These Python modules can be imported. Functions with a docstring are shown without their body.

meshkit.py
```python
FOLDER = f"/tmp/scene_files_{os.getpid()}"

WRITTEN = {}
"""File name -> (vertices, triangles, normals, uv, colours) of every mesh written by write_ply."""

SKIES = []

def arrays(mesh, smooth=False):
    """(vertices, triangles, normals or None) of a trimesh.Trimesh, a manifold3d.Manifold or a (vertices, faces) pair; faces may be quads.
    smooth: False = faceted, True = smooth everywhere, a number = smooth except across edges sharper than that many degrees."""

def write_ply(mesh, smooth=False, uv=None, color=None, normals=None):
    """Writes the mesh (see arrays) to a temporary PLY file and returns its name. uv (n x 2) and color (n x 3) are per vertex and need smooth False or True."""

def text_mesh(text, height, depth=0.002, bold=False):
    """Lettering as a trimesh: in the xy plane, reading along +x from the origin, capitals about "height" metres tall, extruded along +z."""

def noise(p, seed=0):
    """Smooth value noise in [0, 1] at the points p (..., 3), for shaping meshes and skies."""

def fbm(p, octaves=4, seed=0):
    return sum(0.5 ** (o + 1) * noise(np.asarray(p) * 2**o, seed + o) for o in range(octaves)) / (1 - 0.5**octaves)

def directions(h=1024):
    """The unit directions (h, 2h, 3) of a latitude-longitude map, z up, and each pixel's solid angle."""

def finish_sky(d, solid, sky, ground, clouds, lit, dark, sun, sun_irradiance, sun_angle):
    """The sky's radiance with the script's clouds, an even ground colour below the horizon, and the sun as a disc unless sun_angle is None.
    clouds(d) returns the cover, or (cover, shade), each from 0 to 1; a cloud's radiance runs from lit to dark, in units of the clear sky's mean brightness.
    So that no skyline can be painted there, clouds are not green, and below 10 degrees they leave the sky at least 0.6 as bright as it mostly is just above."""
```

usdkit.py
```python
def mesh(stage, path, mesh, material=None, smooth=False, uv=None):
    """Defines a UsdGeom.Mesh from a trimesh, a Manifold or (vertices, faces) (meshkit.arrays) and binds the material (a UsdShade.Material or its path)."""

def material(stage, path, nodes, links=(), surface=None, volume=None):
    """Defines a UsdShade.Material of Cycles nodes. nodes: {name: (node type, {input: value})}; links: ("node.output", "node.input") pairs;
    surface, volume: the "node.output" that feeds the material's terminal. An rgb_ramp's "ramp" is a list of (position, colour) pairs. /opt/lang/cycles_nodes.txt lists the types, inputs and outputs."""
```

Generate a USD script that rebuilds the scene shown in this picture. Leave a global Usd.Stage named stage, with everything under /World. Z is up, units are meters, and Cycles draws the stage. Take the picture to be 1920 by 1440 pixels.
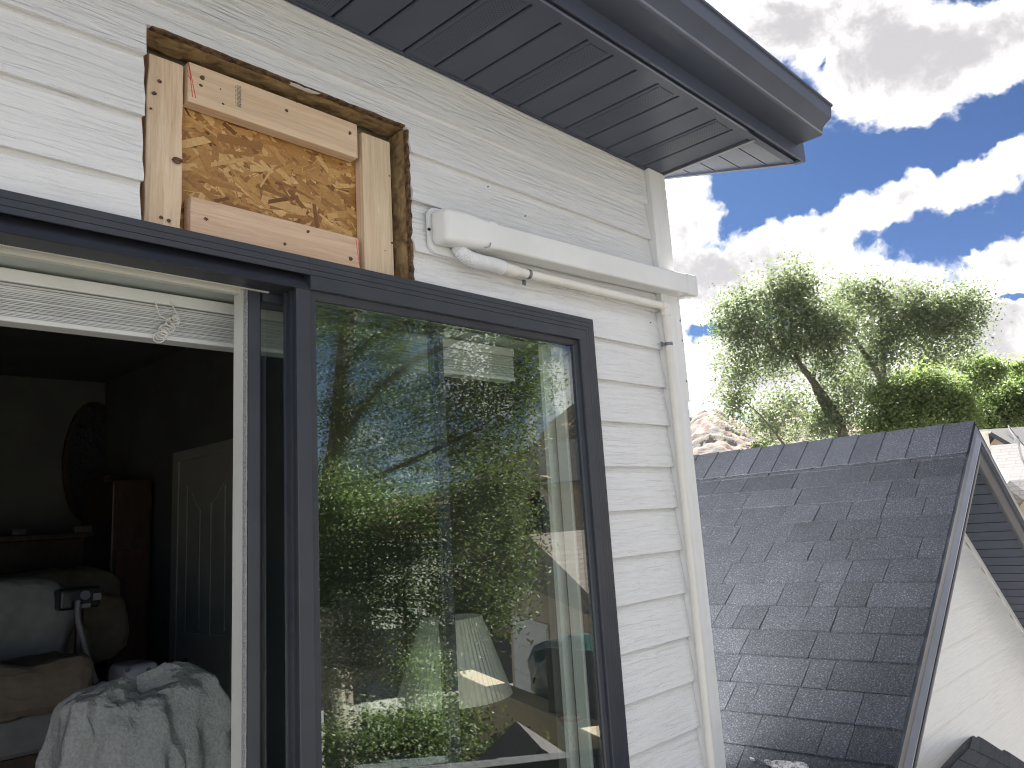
import math, random
import numpy as np, trimesh, manifold3d as m3
from shapely.geometry import Polygon, box as sbox
import usdkit, meshkit
from pxr import Usd, UsdGeom, UsdLux, UsdShade, Gf, Sdf

stage = Usd.Stage.CreateInMemory()
UsdGeom.SetStageUpAxis(stage, 'Z'); UsdGeom.SetStageMetersPerUnit(stage, 1.0)
UsdGeom.Xform.Define(stage, '/World'); UsdGeom.Scope.Define(stage, '/World/Looks')
rng = np.random.default_rng(7); random.seed(7)

# ------------------------------------------------------------------ camera, sky, sun
YAW, PITCH, ROLL, FPX, CXP, CYP = 0.8439789, 0.19736609, -0.06904941, 1520.704, 1012.648, 677.368
FW = np.array([math.sin(YAW)*math.cos(PITCH), math.cos(YAW)*math.cos(PITCH), math.sin(PITCH)])
_r0 = np.array([math.cos(YAW), -math.sin(YAW), 0]); _u0 = np.cross(_r0, FW)
RT = math.cos(ROLL)*_r0 + math.sin(ROLL)*_u0; UP = np.cross(RT, FW)
cam = UsdGeom.Camera.Define(stage, '/World/camera')
cam.CreateHorizontalApertureAttr(36.0); cam.CreateFocalLengthAttr(36.0*FPX/1920); cam.CreateVerticalApertureAttr(27.0)
cam.CreateHorizontalApertureOffsetAttr((960-CXP)*36/1920); cam.CreateVerticalApertureOffsetAttr((CYP-720)*36/1920)
cam.CreateClippingRangeAttr((0.05, 60000.0))
_m = Gf.Matrix4d(*RT, 0, *UP, 0, *(-FW), 0, 0, 0, 0, 1)
cam.AddTransformOp().Set(_m)
cam.GetPrim().CreateAttribute('exposure', Sdf.ValueTypeNames.Float).Set(3.05)

def ray(x, y): return FW + RT*((x-CXP)/FPX) - UP*((y-CYP)/FPX)
def atY(x, y, Y): d = ray(x, y); return d*(Y/d[1])
def atX(x, y, X): d = ray(x, y); return d*(X/d[0])
def atZ(x, y, Z): d = ray(x, y); return d*(Z/d[2])
def at(x, y, t): return ray(x, y)*t
GY = 1.69
def refl(x, y, t):
    p = ray(x, y)*t
    return np.array([p[0], 2*GY-p[1], p[2]])

SUN = ray(1225, 120); SUN = SUN/np.linalg.norm(SUN)
SKY_S, CLOUD_S = 0.05, 0.24
sun = UsdLux.DistantLight.Define(stage, '/World/sun')
sun.CreateIntensityAttr(1.2); sun.CreateAngleAttr(0.5); sun.CreateColorAttr(Gf.Vec3f(1.0, 0.955, 0.89)); sun.CreateNormalizeAttr(True)
_z = SUN; _x = np.cross([0, 0, 1.0], _z); _x /= np.linalg.norm(_x); _y = np.cross(_z, _x)
UsdGeom.Xformable(sun.GetPrim()).AddTransformOp().Set(Gf.Matrix4d(*_x, 0, *_y, 0, *_z, 0, 0, 0, 0, 1))

def sky_material():
    n, L = {}, []
    n['sky'] = ('sky_texture', dict(sky_type='single_scattering', sun_disc=False, sun_elevation=math.asin(SUN[2]), sun_rotation=math.atan2(SUN[0], SUN[1]), altitude=1400.0, air_density=1.0, aerosol_density=0.6, ozone_density=2.0))
    n['co'] = ('texture_coordinate', {})
    # wisps bend the cloud outlines
    n['warp'] = ('noise_texture', dict(scale=7.0, detail=5.0, roughness=0.6))
    n['wsub'] = ('vector_math', dict(math_type='subtract', vector2=(0.5, 0.5, 0.5)))
    n['wmul'] = ('vector_math', dict(math_type='scale', scale=0.15))
    n['wadd'] = ('vector_math', dict(math_type='add'))
    L += [('co.generated', 'warp.vector'), ('warp.color', 'wsub.vector1'), ('wsub.vector', 'wmul.vector1'), ('co.generated', 'wadd.vector1'), ('wmul.vector', 'wadd.vector2')]
    #     px, py, rx, ry, angle, weight (cloud banks by their direction in the sky)
    banks = [(1500, 40, 300, 130, 15, 1.1), (1790, 70, 330, 125, 6, 1.2), (1650, 180, 150, 80, 10, .8), (1890, 60, 150, 120, 0, .6),
             (1860, 300, 190, 60, -22, .95), (1700, 375, 140, 55, -18, .7), (1530, 415, 190, 85, -14, 1.0), (1420, 450, 80, 50, 0, .5),
             (1270, 410, 115, 125, 0, 1.3), (1300, 540, 190, 110, 0, 1.2), (1480, 510, 260, 60, 0, 1.0), (1720, 570, 270, 85, 0, 1.2), (1880, 470, 120, 62, -5, 1.0), (1890, 640, 140, 120, 0, 1.1),
             (1380, 700, 220, 110, 0, 1.2), (1620, 700, 330, 130, 0, 1.2), (1850, 760, 260, 110, 0, 1.0),
             (1565, 118, 34, 22, -60, -.8), (1905, 110, 40, 30, 0, -.6), (1325, 612, 60, 22, -20, -1.5), (1892, 555, 60, 16, 5, -1.2), (1480, 335, 190, 60, 0, -.9), (1420, 385, 75, 75, 0, -1.0), (1372, 470, 45, 60, 0, -.6), (1800, 430, 120, 32, -25, -.7), (1700, 270, 240, 42, -8, -.6)]
    prev = None
    for i, (px, py, rx, ry, ang, w) in enumerate(banks):
        c = ray(px, py); c = c/np.linalg.norm(c); a = math.radians(ang)
        e1 = RT*math.cos(a) - UP*math.sin(a); e1 = e1 - c*(e1@c); e1 /= np.linalg.norm(e1); e2 = np.cross(c, e1)
        R = np.stack([e1, e2, c], 1)
        rot = (math.atan2(R[2, 1], R[2, 2]), -math.asin(R[2, 0]), math.atan2(R[1, 0], R[0, 0]))
        k = np.linalg.norm(ray(px, py))
        n[f'm{i}'] = ('mapping', dict(mapping_type='texture', location=tuple(c), rotation=rot, scale=(rx/FPX/k, ry/FPX/k, .5)))
        n[f'g{i}'] = ('gradient_texture', dict(gradient_type='spherical'))
        n[f'w{i}'] = ('math', dict(math_type='multiply', value2=w))
        L += [('wadd.vector', f'm{i}.vector'), (f'm{i}.vector', f'g{i}.vector'), (f'g{i}.fac', f'w{i}.value1')]
        if prev is None: prev = f'w{i}.value'
        else:
            n[f's{i}'] = ('math', dict(math_type='add'))
            L += [(prev, f's{i}.value1'), (f'w{i}.value', f's{i}.value2')]; prev = f's{i}.value'
    # broken cumulus everywhere else
    n['far'] = ('noise_texture', dict(scale=2.3, detail=3.0, roughness=0.5))
    n['farm'] = ('map_range', dict(from_min=0.52, from_max=0.68, to_min=0.0, to_max=0.8, clamp=True))
    c = ray(1600, 400); c = c/np.linalg.norm(c)
    n['near'] = ('vector_math', dict(math_type='dot_product', vector2=tuple(c)))
    n['nearm'] = ('map_range', dict(from_min=0.86, from_max=0.95, to_min=1.0, to_max=0.0, clamp=True))
    n['farw'] = ('math', dict(math_type='multiply'))
    n['tot'] = ('math', dict(math_type='add'))
    n['edge'] = ('noise_texture', dict(scale=12.0, detail=11.0, roughness=0.70, distortion=0.25))
    n['edgem'] = ('map_range', dict(from_min=0.2, from_max=0.8, to_min=-0.5, to_max=0.5))
    n['den'] = ('math', dict(math_type='add'))
    n['cover'] = ('map_range', dict(range_type='smoothstep', from_min=0.06, from_max=0.52, to_min=0.0, to_max=1.0, clamp=True))
    L += [('wadd.vector', 'far.vector'), ('far.fac', 'farm.value'), ('co.generated', 'near.vector1'), ('near.value', 'nearm.value'), ('farm.result', 'farw.value1'), ('nearm.result', 'farw.value2'),
          (prev, 'tot.value1'), ('farw.value', 'tot.value2'), ('co.generated', 'edge.vector'), ('edge.fac', 'edgem.value'), ('tot.value', 'den.value1'), ('edgem.result', 'den.value2'), ('den.value', 'cover.value')]
    # thick middles are greyer than the rims, tops brighter than bases
    n['puff'] = ('noise_texture', dict(scale=9.0, detail=10.0, roughness=0.68, distortion=.4))
    n['puffm'] = ('map_range', dict(from_min=0.3, from_max=0.7, to_min=-0.6, to_max=0.6))
    n['thick'] = ('math', dict(math_type='add'))
    n['grey'] = ('map_range', dict(range_type='smoothstep', from_min=-0.1, from_max=1.35, to_min=0.0, to_max=1.0, clamp=True))
    n['ccol'] = ('mix_color', dict(a=tuple(CLOUD_S*x for x in (1.0, 0.98, 0.955)), b=tuple(CLOUD_S*x for x in (0.33, 0.322, 0.33))))
    L += [('co.generated', 'puff.vector'), ('puff.fac', 'puffm.value'), ('den.value', 'thick.value1'), ('puffm.result', 'thick.value2'), ('thick.value', 'grey.value'), ('grey.result', 'ccol.fac')]
    n['blue'] = ('vector_math', dict(math_type='multiply', vector2=(SKY_S*0.038, SKY_S*0.086, SKY_S*0.158)))
    n['mix'] = ('mix_color', {})
    n['bg'] = ('background_shader', dict(strength=1.0))
    L += [('sky.color', 'blue.vector1'), ('blue.vector', 'mix.a'), ('ccol.result', 'mix.b'), ('cover.result', 'mix.fac'), ('mix.result', 'bg.color')]
    n2 = dict(n)
    n2['div'] = ('vector_math', dict(math_type='scale', scale=1.0/SKY_S))
    L = [l for l in L if l[1] != 'bg.color'] + [('mix.result', 'div.vector1'), ('div.vector', 'bg.color')]
    n2['bg'] = ('background_shader', dict(strength=SKY_S))
    return usdkit.material(stage, '/World/Looks/sky_look', n2, L, surface='bg.background')
dome = UsdLux.DomeLight.Define(stage, '/World/sky')
UsdShade.MaterialBindingAPI.Apply(dome.GetPrim()).Bind(sky_material())
dome.GetPrim().SetCustomDataByKey('kind', 'structure')

# ------------------------------------------------------------------ helpers
_used = {}
def numbered(parent, name):
    k = (parent, name); c = _used.get(k, 0); _used[k] = c+1
    return f'{parent}/{name}' if c == 0 else f'{parent}/{name}_{c:03d}'
def setd(p, **kw):
    for k, v in kw.items():
        if v: p.SetCustomDataByKey(k, v)
def thing(name, label, cat, group=None, loc=(0, 0, 0), rz=0):
    x = UsdGeom.Xform.Define(stage, numbered('/World', name))
    if any(loc): x.AddTranslateOp().Set(Gf.Vec3d(*map(float, loc)))
    if rz: x.AddRotateZOp().Set(float(rz))
    setd(x.GetPrim(), label=label, category=cat, group=group)
    x.base = np.array(loc, float)
    return x
def obj(name, mesh, mat, parent=None, smooth=False, label=None, cat=None, kind=None, group=None):
    pp = '/World' if parent is None else str(parent.GetPath())
    m = usdkit.mesh(stage, numbered(pp, name), mesh, mat, smooth=smooth)
    setd(m.GetPrim(), label=label, category=cat, kind=kind, group=group)
    return m
def tone(prim, per, n, seed):
    r = np.random.default_rng(seed)
    UsdGeom.PrimvarsAPI(prim).CreatePrimvar('tone', Sdf.ValueTypeNames.FloatArray, 'vertex').Set([float(x) for x in np.repeat(r.random(n), per)])
def cat_(ms): return trimesh.util.concatenate(ms)
def bx(x0, x1, y0, y1, z0, z1):
    b = trimesh.creation.box([abs(x1-x0), abs(y1-y0), abs(z1-z0)]); b.apply_translation([(x0+x1)/2, (y0+y1)/2, (z0+z1)/2]); return b
def ext(poly, axis, a, b):
    """Extrudes a polygon: axis x -> points are (y,z); y -> (x,z); z -> (x,y)."""
    if not isinstance(poly, Polygon): poly = Polygon(poly)
    m = trimesh.creation.extrude_polygon(poly.buffer(0) if not poly.is_valid else poly, b-a, engine='earcut')
    v = np.array(m.vertices); v[:, 2] += a
    o = {'x': v[:, [2, 0, 1]], 'y': v[:, [0, 2, 1]], 'z': v}[axis]
    m = trimesh.Trimesh(o, m.faces, process=False)
    if axis == 'y': m.invert()
    return m
def rnd(poly, r, q=3):
    poly = poly if isinstance(poly, Polygon) else Polygon(poly)
    return poly.buffer(-r, join_style=2).buffer(r, quad_segs=q)
def rbox(x0, x1, y0, y1, z0, z1, r=.01, q=3):
    s = [m3.Manifold.sphere(r, 4*q).translate((x, y, z)) for x in (x0+r, x1-r) for y in (y0+r, y1-r) for z in (z0+r, z1-r)]
    return tm(m3.Manifold.batch_hull(s))
def tm(man):
    k = man.to_mesh(); return trimesh.Trimesh(np.array(k.vert_properties[:, :3]), np.array(k.tri_verts), process=False)
def mani(t): return m3.Manifold(m3.Mesh(np.asarray(t.vertices, np.float32), np.asarray(t.faces, np.uint32)))
def cut(t, *cs):
    m = mani(t)
    for c in cs: m = m - (c if isinstance(c, m3.Manifold) else mani(c))
    return tm(m)
def tube(pts, rad, sides=8, caps=True):
    p = np.asarray(pts, float); n = len(p); rad = np.broadcast_to(rad, (n,))
    t = np.gradient(p, axis=0); t /= np.linalg.norm(t, axis=1, keepdims=True)+1e-12
    a = np.cross(t[0], [0, 0, 1.0] if abs(t[0][2]) < .9 else [1.0, 0, 0]); a /= np.linalg.norm(a); A = [a]
    for i in range(1, n):
        a = A[-1]-t[i]*(A[-1]@t[i]); A.append(a/(np.linalg.norm(a)+1e-12))
    A = np.array(A); B = np.cross(t, A); ang = np.arange(sides)*2*np.pi/sides
    v = (p[:, None]+rad[:, None, None]*(np.cos(ang)[None, :, None]*A[:, None]+np.sin(ang)[None, :, None]*B[:, None])).reshape(-1, 3)
    f = []
    for i in range(n-1):
        for j in range(sides):
            k = (j+1) % sides; f += [[i*sides+j, i*sides+k, (i+1)*sides+k], [i*sides+j, (i+1)*sides+k, (i+1)*sides+j]]
    if caps:
        v = np.vstack([v, p[0], p[-1]]); a, b = len(v)-2, len(v)-1
        for j in range(sides):
            k = (j+1) % sides; f += [[a, k, j], [b, (n-1)*sides+j, (n-1)*sides+k]]
    return trimesh.Trimesh(v, f, process=False)
def catmull(P, n=8):
    P = np.asarray(P, float); P = np.vstack([2*P[0]-P[1], P, 2*P[-1]-P[-2]]); out = []
    for i in range(1, len(P)-2):
        for s in np.linspace(0, 1, n, endpoint=False):
            a, b, c, d = P[i-1:i+3]
            out.append(.5*((2*b)+(c-a)*s+(2*a-5*b+4*c-d)*s*s+(-a+3*b-3*c+d)*s**3))
    out.append(P[-2]); return np.array(out)

# ------------------------------------------------------------------ materials
def M(name, nodes, links, surface='p.BSDF', **kw): return usdkit.material(stage, '/World/Looks/'+name, nodes, links, surface=surface, **kw)
def noisy(name, c1, c2, scale=(1, 1, 1), nscale=20, detail=4, rough=.5, bump=0, bdist=.002, spec=.5, lo=.35, hi=.65, metallic=0, extra=None, distortion=0):
    """Paint / wood / stone: two colours mixed by a stretched noise, with a matching bump."""
    n = {'g': ('geometry', {}), 'm': ('mapping', dict(scale=scale)), 'n': ('noise_texture', dict(scale=nscale, detail=detail, roughness=.55, distortion=distortion)),
         'r': ('rgb_ramp', dict(ramp=[(0, c1), (lo, c1), (hi, c2), (1, c2)])), 'p': ('principled_bsdf', dict(roughness=rough, specular_ior_level=spec, metallic=metallic))}
    L = [('g.position', 'm.vector'), ('m.vector', 'n.vector'), ('n.fac', 'r.fac'), ('r.color', 'p.base_color')]
    if bump:
        n['b'] = ('bump', dict(strength=bump, distance=bdist)); L += [('n.fac', 'b.height'), ('b.normal', 'p.normal')]
    return M(name, n, L)
def siding_mat(name, col, sx=6, sz=70, amount=1.0, dist=.0028):
    n = {'g': ('geometry', {}), 'o': ('object_info', {}), 'k': ('math', dict(math_type='multiply', value2=37.0)), 'cx': ('combine_xyz', {}), 'add': ('vector_math', dict(math_type='add')),
         'm': ('mapping', dict(scale=(sx, sx, sz))), 'n': ('noise_texture', dict(scale=1.0, detail=3.0, roughness=.55, distortion=.55)),
         'h': ('map_range', dict(range_type='smoothstep', from_min=.36, from_max=.62, to_min=0.0, to_max=1.0, clamp=True)),
         'big': ('noise_texture', dict(scale=3.0, detail=3.0)), 'amp': ('map_range', dict(from_min=.3, from_max=.7, to_min=.45, to_max=1.0, clamp=True)), 'hm': ('math', dict(math_type='multiply')),
         'b': ('bump', dict(strength=amount, distance=dist)),
         'dirt': ('noise_texture', dict(scale=5.0, detail=6.0, roughness=.6)), 'dr': ('rgb_ramp', dict(ramp=[(0, tuple(c*.92 for c in col)), (.45, col), (1, tuple(min(.86, c*1.04) for c in col))])),
         'p': ('principled_bsdf', dict(roughness=.5, specular_ior_level=.4))}
    L = [('g.position', 'add.vector1'), ('o.random', 'k.value1'), ('k.value', 'cx.x'), ('k.value', 'cx.z'), ('cx.vector', 'add.vector2'), ('add.vector', 'm.vector'), ('m.vector', 'n.vector'), ('n.fac', 'h.value'),
         ('add.vector', 'big.vector'), ('big.fac', 'amp.value'), ('h.result', 'hm.value1'), ('amp.result', 'hm.value2'), ('hm.value', 'b.height'), ('b.normal', 'p.normal'), ('g.position', 'dirt.vector'), ('dirt.fac', 'dr.fac'), ('dr.color', 'p.base_color')]
    return M(name, n, L)
WHITE = siding_mat('white_siding', (.755, .755, .755))
GWHITE = siding_mat('gable_siding', (.80, .795, .785), sx=6, sz=80, dist=.0013)
TRIM = noisy('white_trim', (.73, .73, .72), (.79, .79, .78), scale=(40, 40, 3), nscale=1, rough=.45, bump=.25, bdist=.001)
PVC = noisy('white_plastic', (.73, .735, .72), (.785, .79, .78), nscale=6, rough=.35, bump=.05, bdist=.001)
PIPE = noisy('cream_plastic', (.72, .70, .64), (.78, .755, .69), nscale=9, rough=.4)
HOSE = noisy('white_hose', (.74, .75, .76), (.80, .81, .82), nscale=40, rough=.45)
ZINC = noisy('zinc', (.22, .23, .25), (.36, .37, .39), nscale=60, rough=.35, metallic=.9)
BLACK = noisy('black_vinyl', (.030, .034, .044), (.038, .042, .053), nscale=8, rough=.38, spec=.5)
CHAR = noisy('charcoal_metal', (.062, .074, .108), (.070, .083, .122), nscale=6, rough=.5, spec=.5, bump=.04)
RAKE = noisy('rake_metal', (.055, .062, .075), (.065, .072, .088), nscale=6, rough=.33, spec=.6)
DRIP = noisy('drip_metal', (.22, .23, .27), (.26, .27, .32), nscale=6, rough=.3, spec=.6, metallic=.4)
DARK = noisy('dark_gap', (.01, .01, .012), (.014, .014, .016), nscale=10, rough=.8)
FOAM = noisy('cut_sheathing', (.12, .075, .040), (.38, .26, .125), nscale=28, detail=6, rough=.85, bump=.8, bdist=.006, lo=.28, hi=.6, distortion=.6)
TAR = noisy('torn_paper', (.012, .011, .010), (.05, .04, .03), nscale=60, rough=.8)
TAR2 = noisy('ragged_edge', (.03, .02, .014), (.20, .12, .06), nscale=70, detail=5, rough=.9, bump=.6, bdist=.003)
def lumber(name, along, c1=(.50, .34, .215), c2=(.68, .50, .34), seed=0):
    sc = {'x': (2.2, 60, 60), 'z': (60, 60, 2.2)}[along]
    n = {'g': ('geometry', {}), 'm': ('mapping', dict(scale=sc, location=(seed*3.1, seed*1.7, seed*2.3))), 'n': ('noise_texture', dict(scale=1.0, detail=4.0, roughness=.6, distortion=.9)),
         'f': ('noise_texture', dict(scale=5.0, detail=8.0, roughness=.7)), 'mx': ('mix_float', dict(fac=.45)),
         'big': ('noise_texture', dict(scale=9.0, detail=2.0)), 'r': ('rgb_ramp', dict(ramp=[(0, tuple(.82*q for q in c1)), (.36, c1), (.60, c2), (1, (c2[0]*1.06, c2[1]*1.08, c2[2]*1.1))])),
         'pk': ('rgb_ramp', dict(ramp=[(0, (1.0, .93, .86)), (.4, (1, .97, .93)), (1, (1.02, 1.0, .98))])), 'mul': ('mix_color', dict(blend_type='multiply', fac=1.0)),
         'b': ('bump', dict(strength=.35, distance=.0015)), 'p': ('principled_bsdf', dict(roughness=.7, specular_ior_level=.25))}
    L = [('g.position', 'm.vector'), ('m.vector', 'n.vector'), ('m.vector', 'f.vector'), ('n.fac', 'mx.a'), ('f.fac', 'mx.b'), ('mx.result', 'r.fac'), ('g.position', 'big.vector'), ('big.fac', 'pk.fac'),
         ('r.color', 'mul.a'), ('pk.color', 'mul.b'), ('mul.result', 'p.base_color'), ('mx.result', 'b.height'), ('b.normal', 'p.normal')]
    return M(name, n, L)
WOODX = lumber('pine_across', 'x', (.60, .44, .30), (.76, .60, .44)); WOODX2 = lumber('pine_across_two', 'x', (.54, .365, .25), (.72, .55, .42), 2)
WOODZ = lumber('pine_upright', 'z', (.58, .42, .28), (.80, .66, .50), 3); WOODZ2 = lumber('pine_upright_two', 'z', (.58, .44, .30), (.78, .645, .48), 5)
KNOT = noisy('knot', (.05, .025, .012), (.17, .09, .05), nscale=150, rough=.7)
RED = noisy('red_pencil', (.55, .05, .05), (.65, .09, .08), nscale=90, rough=.7)
INK = noisy('stamp_ink', (.10, .09, .09), (.2, .18, .17), nscale=300, rough=.7)
OSBB = noisy('strand_board', (.30, .16, .06), (.44, .27, .11), nscale=60, rough=.65)
STRAND = M('strand', {'g': ('geometry', {}), 'at': ('attribute', dict(attribute='tone')), 'r': ('rgb_ramp', dict(ramp=[(0, (.15, .062, .02)), (.1, (.30, .14, .045)), (.4, (.42, .215, .065)), (.78, (.52, .295, .10)), (1, (.70, .46, .20))])),
     'm': ('noise_texture', dict(scale=180.0, detail=3.0)), 'mr': ('map_range', dict(to_min=.7, to_max=1.25)), 'mul': ('vector_math', dict(math_type='scale')), 'p': ('principled_bsdf', dict(roughness=.5, specular_ior_level=.4))},
     [('at.fac', 'r.fac'), ('g.position', 'm.vector'), ('m.fac', 'mr.value'), ('r.color', 'mul.vector1'), ('mr.result', 'mul.scale'), ('mul.vector', 'p.base_color')])
def glass_mat(name, tint, r0):
    """A see-through pane that mirrors more at a slant (the same from either side)."""
    return M(name, {'ge': ('geometry', {}), 'd': ('vector_math', dict(math_type='dot_product')), 'a': ('math', dict(math_type='absolute')), 'i': ('math', dict(math_type='subtract', value1=1.0)), 'p5': ('math', dict(math_type='power', value2=4.0)), 'f': ('map_range', dict(to_min=r0, to_max=1.0, clamp=True)),
                    't': ('transparent_bsdf', dict(color=tint)), 'wn': ('noise_texture', dict(scale=2.2, detail=1.0)), 'wb': ('bump', dict(strength=.12, distance=.004)), 'g': ('glossy_bsdf', dict(color=(.95, 1.0, .97), roughness=.0)), 'x': ('mix_closure', {})},
             [('ge.incoming', 'd.vector1'), ('ge.normal', 'd.vector2'), ('d.value', 'a.value1'), ('a.value', 'i.value2'), ('i.value', 'p5.value1'), ('p5.value', 'f.value'), ('f.result', 'x.fac'), ('ge.position', 'wn.vector'), ('wn.fac', 'wb.height'), ('wb.normal', 'g.normal'), ('t.BSDF', 'x.closure1'), ('g.BSDF', 'x.closure2')], surface='x.closure')
GLASS = glass_mat('window_glass', (.96, .99, .97), .13); SGLASS = glass_mat('sash_glass', (.95, .98, .96), .24)
def shingle_mat(name, a, b, hi):
    return M(name, {'g': ('geometry', {}), 'n': ('noise_texture', dict(scale=150.0, detail=3.0, roughness=.75)), 'r': ('rgb_ramp', dict(ramp=[(0, a), (.42, a), (.58, b), (.68, hi), (1, hi)])),
         'w': ('noise_texture', dict(scale=7.0, detail=5.0)), 'wr': ('map_range', dict(from_min=.3, from_max=.7, to_min=.9, to_max=1.1)), 'mul': ('vector_math', dict(math_type='scale')),
         'b': ('bump', dict(strength=.6, distance=.002)), 'p': ('principled_bsdf', dict(roughness=.75, specular_ior_level=.35))},
         [('g.position', 'n.vector'), ('n.fac', 'r.fac'), ('g.position', 'w.vector'), ('w.fac', 'wr.value'), ('r.color', 'mul.vector1'), ('wr.result', 'mul.scale'), ('mul.vector', 'p.base_color'), ('n.fac', 'b.height'), ('b.normal', 'p.normal')])
SHG = [shingle_mat(f'black_shingle_tone{k}', *[tuple(np.array(c)*s) for c in ((.038, .043, .055), (.076, .084, .103), (.18, .195, .225))]) for k, s in zip('abcd', (.92, 1.0, 1.07, 1.18))]
def far_roof(name, a, b, scale):
    return M(name, {'g': ('geometry', {}), 'm': ('mapping', dict(scale=(1, 1, 1.6))), 'k': ('brick_texture', dict(scale=scale, color1=a, color2=b, mortar=tuple(.8*x for x in a), mortar_size=.025, brick_width=.8, row_height=.25)), 'c': ('combine_xyz', {}), 's': ('separate_xyz', {}),
         'p': ('principled_bsdf', dict(roughness=.85))}, [('g.position', 'm.vector'), ('m.vector', 's.vector'), ('s.y', 'c.x'), ('s.z', 'c.y'), ('c.vector', 'k.vector'), ('k.color', 'p.base_color')])
def leaf_mat(name, cols, trans=.35):
    st = list(zip(np.linspace(0, 1, len(cols)), cols))
    return M(name, {'at': ('attribute', dict(attribute='tone')), 'r': ('rgb_ramp', dict(ramp=st)), 'p': ('principled_bsdf', dict(roughness=.5, specular_ior_level=.4)), 't': ('translucent_bsdf', {}), 'br': ('vector_math', dict(math_type='multiply', vector2=(1.15, 1.3, .7))), 'x': ('mix_closure', dict(fac=trans))},
             [('at.fac', 'r.fac'), ('r.color', 'p.base_color'), ('r.color', 'br.vector1'), ('br.vector', 't.color'), ('p.BSDF', 'x.closure1'), ('t.BSDF', 'x.closure2')], surface='x.closure')
BARK = noisy('bark', (.06, .05, .042), (.16, .13, .105), scale=(6, 6, 1.2), nscale=3, detail=6, rough=.9, bump=.8, bdist=.03)

# ------------------------------------------------------------------ ground, mountains
GROUND = noisy('ground_look', (.16, .157, .137), (.235, .23, .212), nscale=.09, detail=8, rough=.95)
gz = -5.2
obj('ground', bx(-6650, 6650, -6650, 6650, gz-2, gz), GROUND, kind='structure')
def mountain_mat(name, low, mid, high, rock):
    return M(name, {'g': ('geometry', {}), 'n': ('noise_texture', dict(scale=.009, detail=11.0, roughness=.72)), 'r': ('rgb_ramp', dict(ramp=[(0, low), (.42, low), (.5, mid), (.57, high), (.68, rock), (1, rock)])), 'n2': ('noise_texture', dict(scale=.02, detail=9.0, roughness=.7)), 'b': ('bump', dict(strength=.8, distance=14.0)), 'p': ('principled_bsdf', dict(roughness=.95, specular_ior_level=.1))},
             [('g.position', 'n2.vector'), ('n2.fac', 'b.height'), ('b.normal', 'p.normal'), ('g.position', 'n.vector'), ('n.fac', 'r.fac'), ('r.color', 'p.base_color')])
PEAK = 60.
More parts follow.
